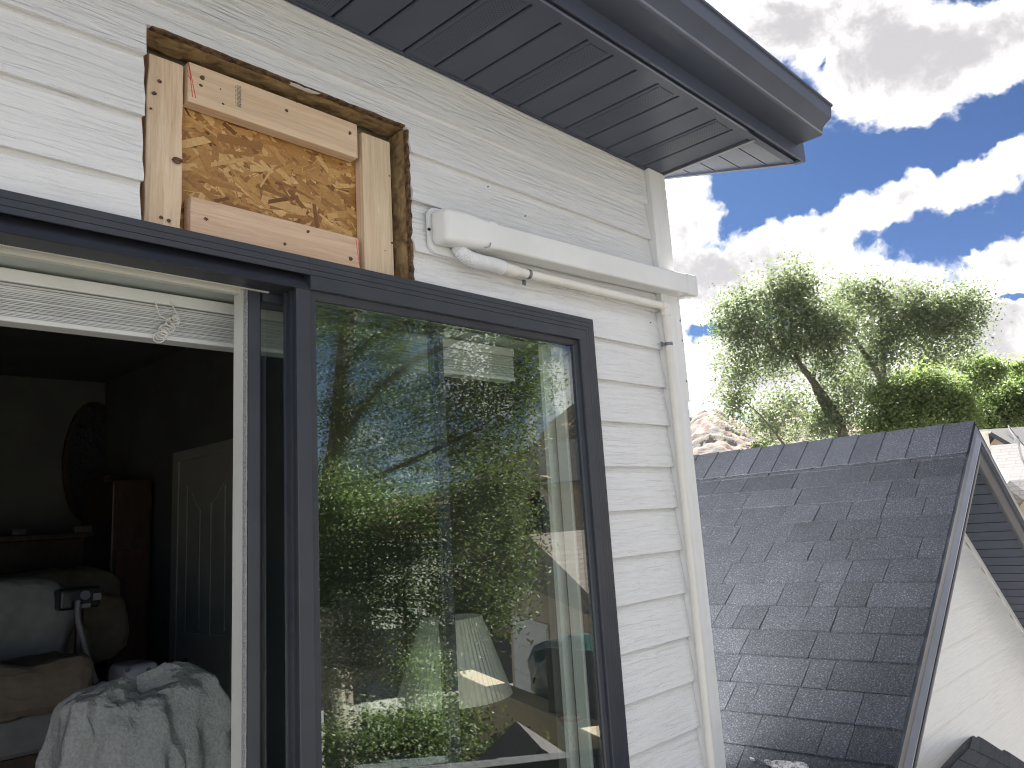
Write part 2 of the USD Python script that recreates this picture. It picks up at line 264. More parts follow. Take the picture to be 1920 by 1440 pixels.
def ridge(name, az, elev, r0, r1, mat, seed, amp):
    """A mountain side: rises from r0 to its crest at r1; crest elevation angle (tan) given over azimuth."""
    A = np.linspace(az[0], az[-1], 260); E_ = np.interp(A, az, elev); S = np.linspace(0, 1, 70)
    v = []
    for s in S:
        r = r0+(r1-r0)*s
        x, y = r*np.sin(A), r*np.cos(A)
        h = E_*r1*(s**.85)
        q = np.stack([x/amp[0], y/amp[0], 0*x], 1)
        gully = 1-np.abs(2*meshkit.fbm(q, 6, seed)-1)*2.0
        z = h+gully*amp[1]*s*(1.05-.75*s) + (meshkit.fbm(q*6, 5, seed+3)-.5)*amp[1]*.42*s
        v.append(np.stack([x, y, z+gz-5], 1))
    rb = r1*1.25; v.append(np.stack([rb*np.sin(A), rb*np.cos(A), 0*A+gz-20], 1))
    V = np.vstack(v); n = len(A); f = []
    global PEAK; PEAK = max(PEAK, float(V[:, 2].max()))
    i, j = np.meshgrid(np.arange(len(v)-1), np.arange(n-1), indexing='ij'); i, j = i.ravel(), j.ravel()
    q = np.stack([i*n+j, (i+1)*n+j, (i+1)*n+j+1, i*n+j+1], 1)
    return obj(name, (V, np.vstack([q[:, [0, 2, 1]], q[:, [0, 3, 2]]])), mat, smooth=True, kind='structure')
def azel(px, py): d = ray(px, py); return math.atan2(d[0], d[1]), d[2]/math.hypot(d[0], d[1])
prof = [(1180, 870), (1240, 830), (1275, 800), (1300, 779), (1322, 771), (1345, 772), (1375, 790), (1410, 803), (1440, 778), (1470, 752), (1495, 762), (1525, 785), (1580, 800), (1700, 790), (1800, 800), (1950, 780), (2300, 800)]
ae = [azel(*p) for p in prof]
MTN = mountain_mat('mountain_look', (.034, .026, .018), (.085, .040, .024), (.13, .060, .034), (.125, .072, .052))
ridge('mountains', [a for a, _ in ae], [e+.0025 for _, e in ae], 2600, 5200, MTN, 3, (240, 120))

# ------------------------------------------------------------------ house wall
WY = 1.682                     # back of the boards
CX = 2.686                      # the corner
laps = [.727, .638, .550, .460, .372, .283, .196, .104, .015, -.076, -.167, -.256, -.347, -.438, -.529, -.62, -.711, -.802, -.893]
laps = [l*1.660 for l in laps]
hx0, hx1, hz0, hz1 = .653, 1.379, .673, 1.137
wx0, wx1, wz0, wz1 = -1.30, 2.130, -1.45, .669
def ragged():
    P = [(hx0, hz0)]
    for t in np.linspace(0, 1, 14)[1:-1]: P.append((hx0+random.uniform(-.003, .002), hz0+(hz1-hz0)*t))
    P.append((hx0-.001, hz1))
    for t in np.linspace(0, 1, 26)[1:-1]: P.append((hx0+(hx1-hx0)*t, hz1+random.uniform(-.003, .003)+.006*math.sin(t*9)*t))
    P.append((hx1-.004, hz1-.006))
    for t in np.linspace(0, 1, 30)[1:-1]: P.append((hx1+random.uniform(-.006, .006), hz1+(hz0-hz1)*t))
    P.append((hx1+.006, hz0))
    return P
RAG = ragged()
hole = ext(RAG, 'y', 1.5, 1.8)
win_cut = bx(wx0-.004, wx1+.004, 1.4, 2.2, wz0, wz1+.003)
house = thing('house_wall', 'white lap-sided house wall with wood-grain boards around the black window', 'wall')
ends = 2.572
tops = [1.357] + laps[:-1]
for k, (zb, zt) in enumerate(zip(laps, tops)):
    over = 0 if k == 0 else .012
    prof_ = [(1.6600, zb+.001), (1.6606, zb), (WY-.0005, zb+.004), (WY-.0005, zt+over), (1.6790, zt+over)]
    if k == 0: prof_ = [(1.6600, zb+.001), (1.6612, zb), (WY-.0005, zb), (WY-.0005, zt), (1.6650, zt)]
    b = cut(ext(prof_, 'x', -2.4, ends), hole, win_cut)
    for piece in sorted(b.split(only_watertight=False), key=lambda q: q.bounds[0][0]):
        if piece.area > 1e-3: obj('plank', piece, WHITE, house)
cb = cut(bx(ends-.012, CX, 1.640, 1.668, -5.2, 1.354), bx(0, 0, 0, 0, 0, 0)) if False else bx(ends+.002, CX, 1.642, WY-.001, -3, 1.354)
obj('corner_board', ext(rnd(sbox(ends+.002, 1.642, CX, WY-.001), .003), 'z', -3, 1.354), TRIM, house)
obj('corner_board', ext(rnd(sbox(CX-.022, WY+.001, CX+.003, WY+.14), .003), 'z', -3, 1.40), TRIM, house)
core = cut(bx(-2.4, CX-.024, WY, 1.86, -5.2, 1.55), bx(hx0-.02, hx1+.02, 1.5, 1.775, hz0+.001, hz1+.02), win_cut)
SHEATH = noisy('sheathing', (.25, .2, .14), (.32, .26, .18), nscale=12, rough=.9)
obj('sheathing', core, SHEATH, house)
for px, py in ((43, 11), (985, 405), (915, 350), (1220, 605), (1155, 560)):
    p = atY(px, py, 1.664); obj('nail_head', trimesh.creation.cylinder(.0022, .003, sections=8).apply_transform(trimesh.transformations.rotation_matrix(np.pi/2, [1, 0, 0])).apply_translation(p), DARK, house)
# side wall of the house past the corner, rest of the shell
SIDE = noisy('plain_siding', (.72, .725, .72), (.77, .775, .77), scale=(1, 5, 60), nscale=1, rough=.55, bump=.4)
sw = thing('side_wall', 'white side wall of the house past the corner, seen only as an edge', 'wall')
obj('sheathing', bx(CX-.13, CX-.03, 1.861, 9.2, -5.2, 1.55), SHEATH, sw)
for k in range(40):
    z = -3+.152*k
    if z < 1.4: obj('plank', ext([(CX-.028, z), (CX-.017, z), (CX-.024, z+.158), (CX-.028, z+.158)], 'y', WY+.142, 9.2), SIDE, sw)

# the metal strip fixed to the side of the corner board
st = thing('metal_strip', 'narrow pale metal strip with screw holes along the corner board below the duct end', 'bracket')
a, b = atY(1285, 585, 1.655), atY(1297, 755, 1.655)
obj('plate', rbox(CX+.0035, CX+.026, 1.650, 1.655, b[2], a[2]+.05, .001, 2), TRIM, st)
for f in (.12, .34, .78): obj('screw', trimesh.creation.cylinder(.0045, .003, sections=10).apply_transform(trimesh.transformations.rotation_matrix(np.pi/2, [1, 0, 0])).apply_translation([CX+.016, 1.649, a[2]+(b[2]-a[2])*f]), ZINC, st)

# ------------------------------------------------------------------ framed opening
op = thing('framed_opening', 'rough cut-out in the siding above the window, framed in pine and strand board', 'opening')
SY = 1.716; SD = .036
def knots(parent, y, lst):
    for px, py, r in lst:
        p = atY(px, py, y); a = np.linspace(0, 2*np.pi, 11)[:-1]
        pl = Polygon([(p[0]+r*math.cos(t)*random.uniform(.5, 1.2), p[2]+r*.8*math.sin(t)*random.uniform(.5, 1.2)) for t in a])
        obj('knot', ext(pl.buffer(0), 'y', y-.0006, y+.001), KNOT, parent)
def board(pxl, y0, mat, name, label=None, wob=0, axis='z'):
    P = [atY(px, py, y0) for px, py in pxl]
    if axis == 'z':
        x0, x1 = sorted((np.mean([P[0][0], P[3][0]]), np.mean([P[1][0], P[2][0]]))); z0, z1 = P[2][2], P[0][2]
        b = rbox(x0, x1, y0, y0+SD, z0, z1, .003, 2)
    else:
        x0, x1 = np.mean([P[0][0], P[3][0]]), np.mean([P[1][0], P[2][0]]); z1, z0 = np.mean([P[0][2], P[1][2]]), np.mean([P[2][2], P[3][2]])
        b = rbox(x0, x1, y0, y0+SD, z0, z1, .003, 2)
    if wob:
        b = b.subdivide_to_size(.03); v = np.array(b.vertices); v += (meshkit.fbm(v*14, 3, 4)[:, None]-.5)*np.array([wob, wob*.4, wob*.6]); b = trimesh.Trimesh(v, b.faces, process=False)
    return obj(name, b, mat, op, smooth=35, label=label)
# px corners: TL TR BR BL
s1 = board([(276, 97), (343, 135), (341, 470), (272, 470)], SY, WOODZ, 'stud', 'left upright stud with rough waney edges', wob=.012)
s2 = board([(679, 247), (731, 266), (742, 570), (686, 570)], SY-.002, WOODZ2, 'stud', 'right upright stud')
t1 = board([(353, 110), (673, 238), (669, 303), (353, 181)], SY-.006, WOODX, 'cross_block', 'upper cross block with red pencil lines and a stamped barcode', axis='x')
t2 = board([(357, 365), (675, 448), (675, 520), (357, 440)], SY-.002, WOODX2, 'cross_block', 'lower cross block resting on the window head', axis='x')
knots(s1, SY-.004, [(333, 302, .012), (300, 153, .006), (290, 175, .006), (283, 203, .004), (317, 413, .006), (303, 408, .005)])
knots(s2, SY-.002, [(735, 455, .005), (722, 470, .002), (730, 330, .003)])
knots(t1, SY-.006, [(379, 146, .008), (377, 160, .005), (413, 167, .0025), (418, 195, .004), (537, 207, .006), (656, 250, .007), (556, 192, .002)])
knots(t2, SY-.002, [(386, 411, .006), (578, 434, .006), (534, 457, .006), (657, 485, .007)])
def strip_px(a, b, w, y, mat, parent, name):
    p, q = atY(*a, y), atY(*b, y); d = q-p; L_ = math.hypot(d[0], d[2]); n = np.array([-d[2], d[0]])/L_*w/2
    obj(name, ext([(p[0]+n[0], p[2]+n[1]), (p[0]-n[0], p[2]-n[1]), (q[0]-n[0], q[2]-n[1]), (q[0]+n[0], q[2]+n[1])], 'y', y-.0005, y+.0008), mat, parent)
for a, b in (((353.5, 118), (367, 184)), ((354.5, 122), (361, 182)), ((353.5, 140), (357, 150))): strip_px(a, b, .0016, SY-.006, RED, t1, 'red_mark')
for a, b in (((667, 447), (674, 498)), ((671, 447), (675, 498))): strip_px(a, b, .0014, SY-.002, RED, t2, 'red_mark')
stamp = []
for k in range(17):
    u = k/16; y0 = 160+u*38
    p, q = atY(444, y0, SY-.006), atY(452, y0+2.2, SY-.006)
    stamp.append(ext([(p[0], p[2]), (q[0], q[2]), (q[0], q[2]-random.choice([.0012, .0018, .0024])), (p[0], p[2]-.0012)], 'y', SY-.0066, SY-.0052))
    if k % 3: stamp.append(ext([(p[0]-.004, p[2]), (p[0]-.0022, p[2]), (p[0]-.0022, p[2]-.0016), (p[0]-.004, p[2]-.0016)], 'y', SY-.0066, SY-.0052))
obj('barcode_stamp', cat_(stamp), INK, t1)
osb = obj('strand_board', bx(hx0+.01, hx1-.01, 1.756, 1.772, hz0-.001, hz1-.02), OSBB, op)
sv, sf = [], []
for k in range(1500):
    cx, cz = random.uniform(.72, 1.31), random.uniform(.70, 1.06)
    L_, W_ = abs(random.gauss(.068, .035))+.012, abs(random.gauss(.010, .007))+.002
    a = random.gauss(-.15, .5) if random.random() < .75 else random.uniform(-1.6, 1.6)
    c, s = math.cos(a), math.sin(a); yy = 1.7545-.0030*(k/1500)-random.uniform(0, .0004)
    q = [(-L_/2, -W_/2*.7), (L_/2*.9, -W_/2), (L_/2, W_/2*.6), (-L_/2*.92, W_/2)]
    tl = random.uniform(-.0004, .0004)
    i = len(sv)
    sv += [(cx+u*c-w*s, yy+tl*(u/L_*2), cz+u*s+w*c) for u, w in q]; sf += [(i, i+1, i+2), (i, i+2, i+3)]
sv = np.array(sv); keep = []
tone(obj('strand', (sv, np.array(sf)), STRAND, osb, kind='stuff'), 4, 1500, 3)
# edge of the cut sheathing: foam-brown reveal on top and right, with a torn black edge
def rough_slab(b, amp, seed, size=.012):
    b = b.subdivide_to_size(size); v = np.array(b.vertices); v += (np.stack([meshkit.fbm(v*45+k*9, 4, seed+k) for k in range(3)], 1)-.5)*amp
    return trimesh.Trimesh(v, b.faces, process=False)
obj('cut_edge', rough_slab(bx(hx0-.004, hx1+.03, WY+.002, 1.752, hz1-.002, hz1+.02), .010, 1), FOAM, op, smooth=True, label='brown cut edge along the top')
obj('cut_edge', rough_slab(bx(hx1-.003, hx1+.022, WY+.002, 1.752, hz0, hz1-.004), .012, 5), FOAM, op, smooth=True, label='brown cut edge down the right side')
obj('cut_lip', rough_slab(bx(hx1-.007, hx1+.0005, 1.668, WY+.001, hz0, hz1-.010), .006, 15, .006), TAR2, op, smooth=True, label='ragged brown board edge down the right side')
obj('cut_lip', rough_slab(bx(hx0+.01, hx1-.012, 1.6665, WY+.001, hz1-.004, hz1+.0005), .004, 17, .006), TAR2, op, smooth=True, label='ragged brown board edge along the top')
obj('cut_edge', rough_slab(bx(hx0-.018, hx0-.004, WY+.002, 1.752, hz0, hz1), .004, 9), FOAM, op, smooth=True, label='cut edge on the left')
tp = []
for k in range(22):
    t = random.random()
    if random.random() < .25: c = (hx0+(hx1-hx0)*(t**.6), hz1+.001)
    else: c = (hx1+.001, hz0+(hz1-hz0)*t)
    a = np.linspace(0, 2*np.pi, 8)[:-1]; r = random.uniform(.0015, .0055)
    tp.append(ext(Polygon([(c[0]+r*math.cos(q)*random.uniform(.4, 1), c[1]+r*1.6*math.sin(q)*random.uniform(.4, 1)) for q in a]).buffer(0), 'y', WY-.004, WY+.006))
obj('torn_paper', cat_([t for t in tp if len(t.faces)]), TAR, op, kind='stuff')

# ------------------------------------------------------------------ sliding window
win = thing('sliding_window', 'large black framed sliding window, left half open and right half reflecting trees', 'window')
FY = 1.640
glz = .568                      # top of the fixed glass
zfb = atY(554, 539, FY)[2]      # lower edge of the head over the opening
xr_in = 2.030
# grooved face section across the frame width (0 outer, 1 glass side): (distance from outer edge, y)
Wd = wx1-xr_in-.010
sec = [(0, 1.672), (0, FY+.003), (.002, FY), (.0165, FY), (.017, FY+.0012), (.0182, FY+.0012), (.0187, FY-.001), (.0315, FY-.001), (.032, FY+.0006), (.0332, FY+.0006), (.0337, FY-.002), (.0455, FY-.002), (.046, FY-.0004), (.0472, FY-.0004), (.0477, FY-.003), (.080, FY-.003), (.082, FY+.001), (.082, FY+.010), (.097, FY+.013), (.101, FY+.017), (.101, FY+.060), (0, FY+.060)]
def frame_run(sec, p0, p1, inward, mit0, mit1):
    """Sweeps the section from p0 to p1 along an edge; the ends are mitred by mit * distance."""
    p0, p1, inward = map(lambda q: np.array(q, float), (p0, p1, inward)); d = (p1-p0)/np.linalg.norm(p1-p0)
    poly = Polygon(sec); m = trimesh.creation.extrude_polygon(poly, 1.0, engine='earcut'); v = np.array(m.vertices); out = np.zeros_like(v)
    L_ = np.linalg.norm(p1-p0)
    for i, (w, y, t) in enumerate(v):
        s = (mit0*w) if t < .5 else L_-mit1*w
        q = p0+d*s+inward*w; out[i] = (q[0], y, q[1])
    m = trimesh.Trimesh(out, m.faces, process=False)
    if m.volume < 0: m.invert()
    return m
head = [(w, y) for w, y in sec]
mull0, mull1 = .609*FY, .631*FY
obj('head_frame', frame_run(sec, (mull1+.0005, wz1), (wx1, wz1), (0, -1), 0, 1), BLACK, win, label='grooved head frame over the fixed pane')
obj('side_frame', frame_run(sec, (wx1, wz1), (wx1, wz0), (-1, 0), 1, 1), BLACK, win, label='right side frame with fine grooves')
obj('sill_frame', frame_run(sec, (wx1, wz0), (wx0, wz0), (0, 1), 1, 1), BLACK, win)
hw = wz1-zfb
sec2 = [(w, y) for w, y in sec if w <= .0478] + [(hw-.002, FY-.003), (hw, FY), (hw, 1.705), (0, 1.705)]
obj('head_frame', frame_run(sec2, (wx0, wz1), (mull1, wz1), (0, -1), 0, 0), BLACK, win, label='head frame over the open half')
obj('side_frame', frame_run(sec, (wx0, wz0), (wx0, wz1-hw-.001), (1, 0), 0, 0), BLACK, win)
# mullion between the fixed pane and the open half, ribbed on its side
ms = [(mull0, FY+.002), (mull0+.002, FY), (mull1, FY), (mull1, FY+.012), (mull1+.024, FY+.014), (mull1+.026, FY+.060), (mull0, FY+.060)]
ribs = [(mull0, FY+.060), (mull0, FY+.052), (mull0+.004, FY+.051), (mull0+.004, FY+.036), (mull0, FY+.035), (mull0, FY+.026), (mull0+.004, FY+.025), (mull0+.004, FY+.012), (mull0, FY+.011)]
obj('mullion', ext(ms[:-1]+ribs, 'z', wz0+.08, zfb-.0005), BLACK, win)
fixed_y = FY+.021
gx0, gx1 = mull1+.027, xr_in+.004
fp = obj('fixed_pane', bx(gx0, gx1-.006, fixed_y, fixed_y+.006, wz0+.085, glz-.002), GLASS, win)
# sliding sash parked behind the fixed pane: dark outside, white edge
sash = thing('sliding_sash', 'open sliding sash with white inner edge and dark stile, parked behind the fixed pane', 'window sash')
sy0 = 1.712
xs = .535*sy0
sdep = .062
x_in = atY(492, 800, sy0)[0]
ztop = zfb+.022
obj('outer_stile', ext([(xs, sy0+.004), (xs+.001, sy0), (xs+.028, sy0), (xs+.029, sy0+.003), (xs+.031, sy0+.003), (xs+.032, sy0+.001), (x_in-.003, sy0+.004), (x_in, sy0+.014), (x_in, sy0+.03), (xs, sy0+.03)], 'z', wz0+.07, ztop), BLACK, sash)
WVIN = noisy('cream_vinyl', (.66, .66, .61), (.72, .72, .68), nscale=7, rough=.4)
obj('inner_stile', ext([(xs+.002, sy0+.0305), (x_in, sy0+.0305), (x_in, sy0+sdep), (xs-.003, sy0+sdep), (xs-.003, sy0+.016), (xs-.0005, sy0+.016), (xs-.0005, sy0+.0305)], 'z', wz0+.07, ztop-.006), WVIN, sash, label='cream inner stile edge')
FUZZ = noisy('grey_pile', (.22, .22, .22), (.55, .55, .53), scale=(1, 1, 3), nscale=220, rough=.95, bump=1, bdist=.003)
pile = bx(xs-.0035, xs-.0008, sy0+.003, sy0+.014, wz0+.07, ztop-.004).subdivide_to_size(.008); v = np.array(pile.vertices); v[:, 0] += (rng.random(len(v))-.5)*.0022; v[:, 1] += (rng.random(len(v))-.5)*.003
obj('weather_pile', trimesh.Trimesh(v, pile.faces, process=False), FUZZ, sash)
xre_ = atY(838, 1240, sy0+.03)[0]
obj('top_rail', ext([(sy0+.002, ztop-.045), (sy0, ztop-.044), (sy0, ztop-.026), (sy0+.004, ztop-.025), (sy0+.004, ztop-.0235), (sy0+.001, ztop-.022), (sy0+.001, ztop), (sy0+.058, ztop), (sy0+.058, ztop-.047), (sy0+.014, ztop-.0475)], 'x', x_in+.0005, xre_+.02), BLACK, sash)
xre = atY(838, 1240, sy0+.03)[0]
obj('pane', bx(x_in-.003, xre, sy0+.028, sy0+.034, wz0+.1, ztop-.042), SGLASS, sash)
obj('outer_stile', bx(xre+.0005, xre+.02, sy0+.012, sy0+.058, wz0+.07, ztop-.048), BLACK, sash, label='far stile seen through the fixed pane')
# inner white track above the opening and inner casing
WV2 = noisy('ivory_paint', (.62, .61, .55), (.68, .67, .61), nscale=5, rough=.5)
GREENISH = noisy('inside_soffit', (.50, .55, .52), (.54, .59, .56), nscale=4, rough=.6)
tr = thing('head_track', 'ivory sliding track and head liner above the open half of the window', 'window track')
obj('track', ext([(1.706, zfb-.001), (1.712, zfb-.002), (1.725, zfb+.014), (1.744, zfb+.014), (1.745, zfb-.003), (1.756, zfb-.005), (1.758, zfb+.012), (1.785, zfb+.016), (1.785, zfb+.06), (1.706, zfb+.06)], 'x', wx0, xs+.05), WV2, tr)
obj('head_liner', ext([(1.7855, zfb+.020), (1.99, zfb+.012), (1.99, zfb+.03), (1.7855, zfb+.04)], 'x', wx0, wx1), GREENISH, tr)
JAMB = noisy('inside_jamb', (.70, .72, .68), (.75, .77, .73), nscale=5, rough=.5)
WALLQ = noisy('return_paint', (.20, .20, .18), (.24, .24, .22), nscale=3, rough=.8)
jb = thing('inside_jamb', 'pale inner jamb of the window seen through the right edge of the glass', 'window jamb')
obj('jamb_liner', ext([(xr_in-.010, 1.705), (wx1, 1.705), (wx1, 1.745), (xr_in-.010, 1.745)], 'z', wz0, zfb+.012), JAMB, jb)
obj('drywall_return', bx(xr_in+.02, wx1, 1.7455, 1.86, wz0, zfb+.012), WALLQ, jb)
obj('stop', bx(xr_in-.022, xr_in+.0195, 1.775, 1.79, wz0, zfb+.010), JAMB, jb)

# raised blind
bl = thing('window_blind', 'white venetian blind pulled right up with a knotted cord bundle', 'blind')
BLW = noisy('blind_white', (.74, .75, .74), (.80, .81, .80), nscale=9, rough=.45)
by = 1.90
zt = atY(440, 592, by-.03)[2]+.005
zb_ = atY(440, 653, by-.03)[2]
bx0, bx1 = wx0+.03, wx1-.16
obj('headrail', rbox(bx0, bx1, by-.034, by+.02, zt-.004, zt+.024, .003, 2), BLW, bl)
nsl = 24; hgt = zt-.006-(zb_+.014)
for k in range(nsl):
    z = zt-.007-hgt*(k+.5)/nsl; dy = random.uniform(-.0022, .0022); t = hgt/nsl*.30
    obj('slat', ext([(by-.030+dy, z-t+random.uniform(-.0006, .0006)), (by-.005+dy, z+t*.4), (by+.018+dy, z-t), (by+.018+dy, z+t), (by-.005+dy, z+t*2.2), (by-.030+dy, z+t)], 'x', bx0+.004, bx1-.004), BLW, bl)
obj('bottom_rail', rbox(bx0+.002, bx1-.002, by-.033, by+.018, zb_, zb_+.012, .003, 2), BLW, bl)
CORD = noisy('cord', (.70, .68, .62), (.78, .76, .70), nscale=200, rough=.8)
yb = by-.043
cordp = [atY(*p, y) for p, y in (((306, 552), yb+.03), ((318, 565), yb+.01), ((326, 578), yb), ((333, 590), yb-.006), ((336, 596), yb-.01))]
obj('cord', tube(catmull(cordp, 6), .0016, 6), CORD, bl)
obj('cord', tube(catmull([atY(*p, yb) for p in ((290, 565), (296, 580), (300, 592), (315, 600))], 6), .0016, 6), CORD, bl)
loops = []
for k in range(11):
    u = k/10; c = atY(330-u*32, 597+u*36, yb-.002-random.uniform(0, .01)); r = random.uniform(.009, .015); th = random.uniform(0, 6); ti = random.uniform(.2, 1.2)
    ring = []
    for a in np.linspace(0, 2*np.pi*random.uniform(.8, 1.2), 18):
        ring.append(c+np.array([r*math.cos(a+th), .6*r*math.sin(a)*math.sin(ti), r*.8*math.sin(a+th)*math.cos(ti*.6)]))
    loops.append(tube(ring, .0017, 6))
obj('cord_bundle', cat_(loops), CORD, bl)

# ------------------------------------------------------------------ duct cover and drain pipe
DY = 1.588
_l, _r = atY(925, 416, DY), atY(1290, 513, DY); TILT = (_r[2]-_l[2])/(_r[0]-_l[0]); TX = .5*(_l[0]+_r[0])
_l2, _r2 = atY(925, 463, DY), atY(1296, 553, DY); TILT = .5*TILT+.5*(_r2[2]-_l2[2])/(_r2[0]-_l2[0])
def tilt(m):
    v = np.array(m.vertices); v[:, 2] += TILT*(v[:, 0]-TX); return trimesh.Trimesh(v, m.faces, process=False)
zt_ = atY(1100, 463, DY)[2]; zb1 = atY(1100, 508, DY)[2]
dx0 = atY(922, 430, DY)[0]; dxe = atY(1291, 530, DY)[0]
duct = thing('duct_cover', 'white rectangular line-set cover running along the siding to past the corner', 'duct cover')
zc = .5*(atY(925, 416, DY)[2]+atY(1290, 513, DY)[2]); zd = .5*(atY(925, 463, DY)[2]+atY(1296, 553, DY)[2])
obj('cover', tilt(ext(rnd(sbox(DY, zd, 1.659, zc), .010, 4), 'x', dx0-.05, dxe)), PVC, duct, smooth=40)
obj('end_cap', tilt(rbox(dxe-.012, atY(1309, 540, DY)[0], DY-.004, 1.70, zd-.004, zc+.004, .014, 4)), PVC, duct, smooth=40)
ex0 = atY(812, 420, DY)[0]; ez1 = atY(830, 396, DY)[2]; ez0 = atY(850, 462, DY)[2]
hull = []
exf = atY(872, 405, DY)[0]; exb = atY(806, 420, 1.655)[0]
for z0_, z1_, r in ((zd-.010, zc+.012, .020),):
    for x, y in ((exf, DY-.004+r), (exf-.030, DY+.012+r), (exb+.022, 1.61), (exb+.014, 1.652-r), (dx0+.01, DY-.003+r), (dx0+.01, 1.652-r)):
        zz = (zd-.004, zc+.004) if x > exf+.01 else (z0_, z1_)
        for z in (zz[0]+r, zz[1]-r): hull.append(m3.Manifold.sphere(r, 24).translate((x, y, z)))
eb = m3.Manifold.batch_hull(hull)
obj('elbow_cover', tilt(tm(eb)), PVC, duct, smooth=40)
obj('lap_joint', tilt(ext(rnd(sbox(DY-.003, zd-.003, 1.6595, zc+.003), .010, 4), 'x', dx0-.01, dx0+.022)), PVC, duct, smooth=40)
fl0 = atY(799, 430, 1.66)[0]; fz1 = atY(812, 392, 1.66)[2]; fz0 = atY(850, 486, 1.66)[2]
obj('flange', ext(rnd(sbox(fl0, fz0, fl0+.15, fz1), .028, 5), 'y', 1.650, 1.6585), PVC, duct)
p = atY(804.5, 430, 1.650); obj('screw', trimesh.creation.cylinder(.0045, .004, sections=12).apply_transform(trimesh.transformations.rotation_matrix(np.pi/2, [1, 0, 0])).apply_translation(p), DARK, duct)
p = atY(917, 464, DY); obj('notch', tube(catmull([p+[-.018, .0, -.004], p+[-.008, -.004, -.002], p+[.002, -.004, .008], p+[.004, -.003, .014]], 4), .0022, 6), noisy('notch_grey', (.3, .3, .3), (.35, .35, .35)), duct)
dp = thing('drain_pipe', 'cream drain pipe with ribbed white hose under the duct, turning down the corner', 'pipe')
PY = 1.630
hp = [atY(858, 462, 1.632), atY(866, 474, 1.625), atY(882, 485, 1.622), atY(905, 492, PY-.004), atY(925, 496, PY), atY(942, 502, PY)]
hc = catmull(hp, 14); d = np.cumsum(np.r_[0, np.linalg.norm(np.diff(hc, axis=0), axis=1)])
hd = np.linspace(0, d[-1], 320); hc = np.stack([np.interp(hd, d, hc[:, k]) for k in range(3)], 1)
obj('ribbed_hose', tube(hc, .0205+.0013*np.cos(np.arange(320)*np.pi/4), 16), HOSE, dp, smooth=40)
pa, pb = atY(935, 499, PY), atY(1245, 574, PY)
pb[2] = pb[2]
obj('coupling', tube([atY(936, 500, PY), atY(968, 509, PY)], .0185, 20), PIPE, dp, smooth=40)
obj('straight_pipe', tube([atY(966, 508.5, PY), pb+[-.012, 0, .0]], .0145, 20), PIPE, dp, smooth=40)
dn = np.array([pb[0]+.008, PY, pb[2]-.03])
obj('pipe_elbow', cat_([tube([pb+[-.024, 0, .0], pb+[.004, 0, 0]], .0175, 20), trimesh.creation.icosphere(3, .0178).apply_translation(pb+[.006, 0, -.001]), tube([pb+[.006, 0, 0], pb+[.006, 0, -.038]], .0175, 20)]), PIPE, dp, smooth=40)
obj('straight_pipe', tube([pb+[.006, 0, -.03], [pb[0]+.006, PY, -3]], .0145, 20), PIPE, dp, smooth=40, label='upright run of the pipe down the corner')
def clamp(c, axis, tab):
    ax = np.array(axis, float)
    cl = obj('clamp', cat_([tube([c-ax*.0060, c+ax*.0060], .0160, 20), rbox(*(lambda q: (q[0]-.008, q[0]+.008, 1.643, 1.647, q[2]-.009, q[2]+.009))(c+tab), .0015, 2)]), ZINC, dp, smooth=40)
    q = c+np.array(tab); obj('screw', trimesh.creation.cylinder(.005, .005, sections=6).apply_transform(trimesh.transformations.rotation_matrix(np.pi/2, [1, 0, 0])).apply_translation([q[0], 1.641, q[2]]), ZINC, cl)
dirp = (pb-pa)/np.linalg.norm(pb-pa)
_p0 = atY(966, 508.5, PY); clamp(_p0+(pb+[-.012, 0, 0]-_p0)*((atY(990, 514, PY)-_p0)[0]/(pb-_p0)[0]), dirp, (-.004, 0, -.024)); clamp(np.array([pb[0]+.006, PY, atY(1252, 645, PY)[2]]), (0, 0, 1), (-.024, 0, 0))

# ------------------------------------------------------------------ eave: soffit, fascia, gutter, roof
SZ = 1.356; EY = 1.230; RX = 3.012
ev = thing('roof_eave', 'dark charcoal eave with grooved and perforated soffit panels over the white wall', 'eave')
VENT = M('vented_metal', {'g': ('geometry', {}), 's': ('separate_xyz', {}), 'c': ('combine_xyz', {}), 'k': ('brick_texture', dict(scale=1.0, brick_width=.0105, row_height=.0085, mortar_size=.0026, mortar_smooth=.0, color1=(.012, .013, .017), color2=(.012, .013, .017), mortar=(.066, .078, .115))), 'b': ('bump', dict(strength=.5, distance=.002)), 'p': ('principled_bsdf', dict(roughness=.5))},
         [('g.position', 's.vector'), ('s.y', 'c.x'), ('s.x', 'c.y'), ('c.vector', 'k.vector'), ('k.color', 'p.base_color'), ('k.fac', 'b.height'), ('b.normal', 'p.normal')])
gw = .1192
for k in range(-32, 9):
    x0 = 1.593+gw*k
    if x0+gw > CX: x1 = CX-.012
    else: x1 = x0+gw
    if x0 > CX-.03: break
    pf = [(x0+.006, SZ+.004), (x0+.009, SZ), (x1-.004, SZ), (x1-.002, SZ+.012), (x0+.006, SZ+.012)]
    if k % 3 == 1:
        o = obj('soffit_panel', ext(pf, 'y', EY, WY-.012), CHAR, ev, label='perforated soffit panel')
        obj('vent_field', bx(x0+.022, x1-.018, EY+.03, WY-.06, SZ-.0012, SZ+.002), VENT, o)
    else: obj('soffit_panel', ext(pf, 'y', EY, WY-.012), CHAR, ev)
obj('soffit_backing', bx(-2.4, CX-.002, EY-.02, WY+.05, SZ+.0125, SZ+.02), CHAR, ev)
obj('wall_channel', ext([(WY-.030, SZ-.002), (WY-.0295, SZ-.004), (1.6580, SZ-.004), (1.6580, SZ-.006), (1.660, SZ-.006), (1.660, SZ+.006), (WY-.030, SZ+.004)], 'x', -2.4, CX-.02), CHAR, ev)
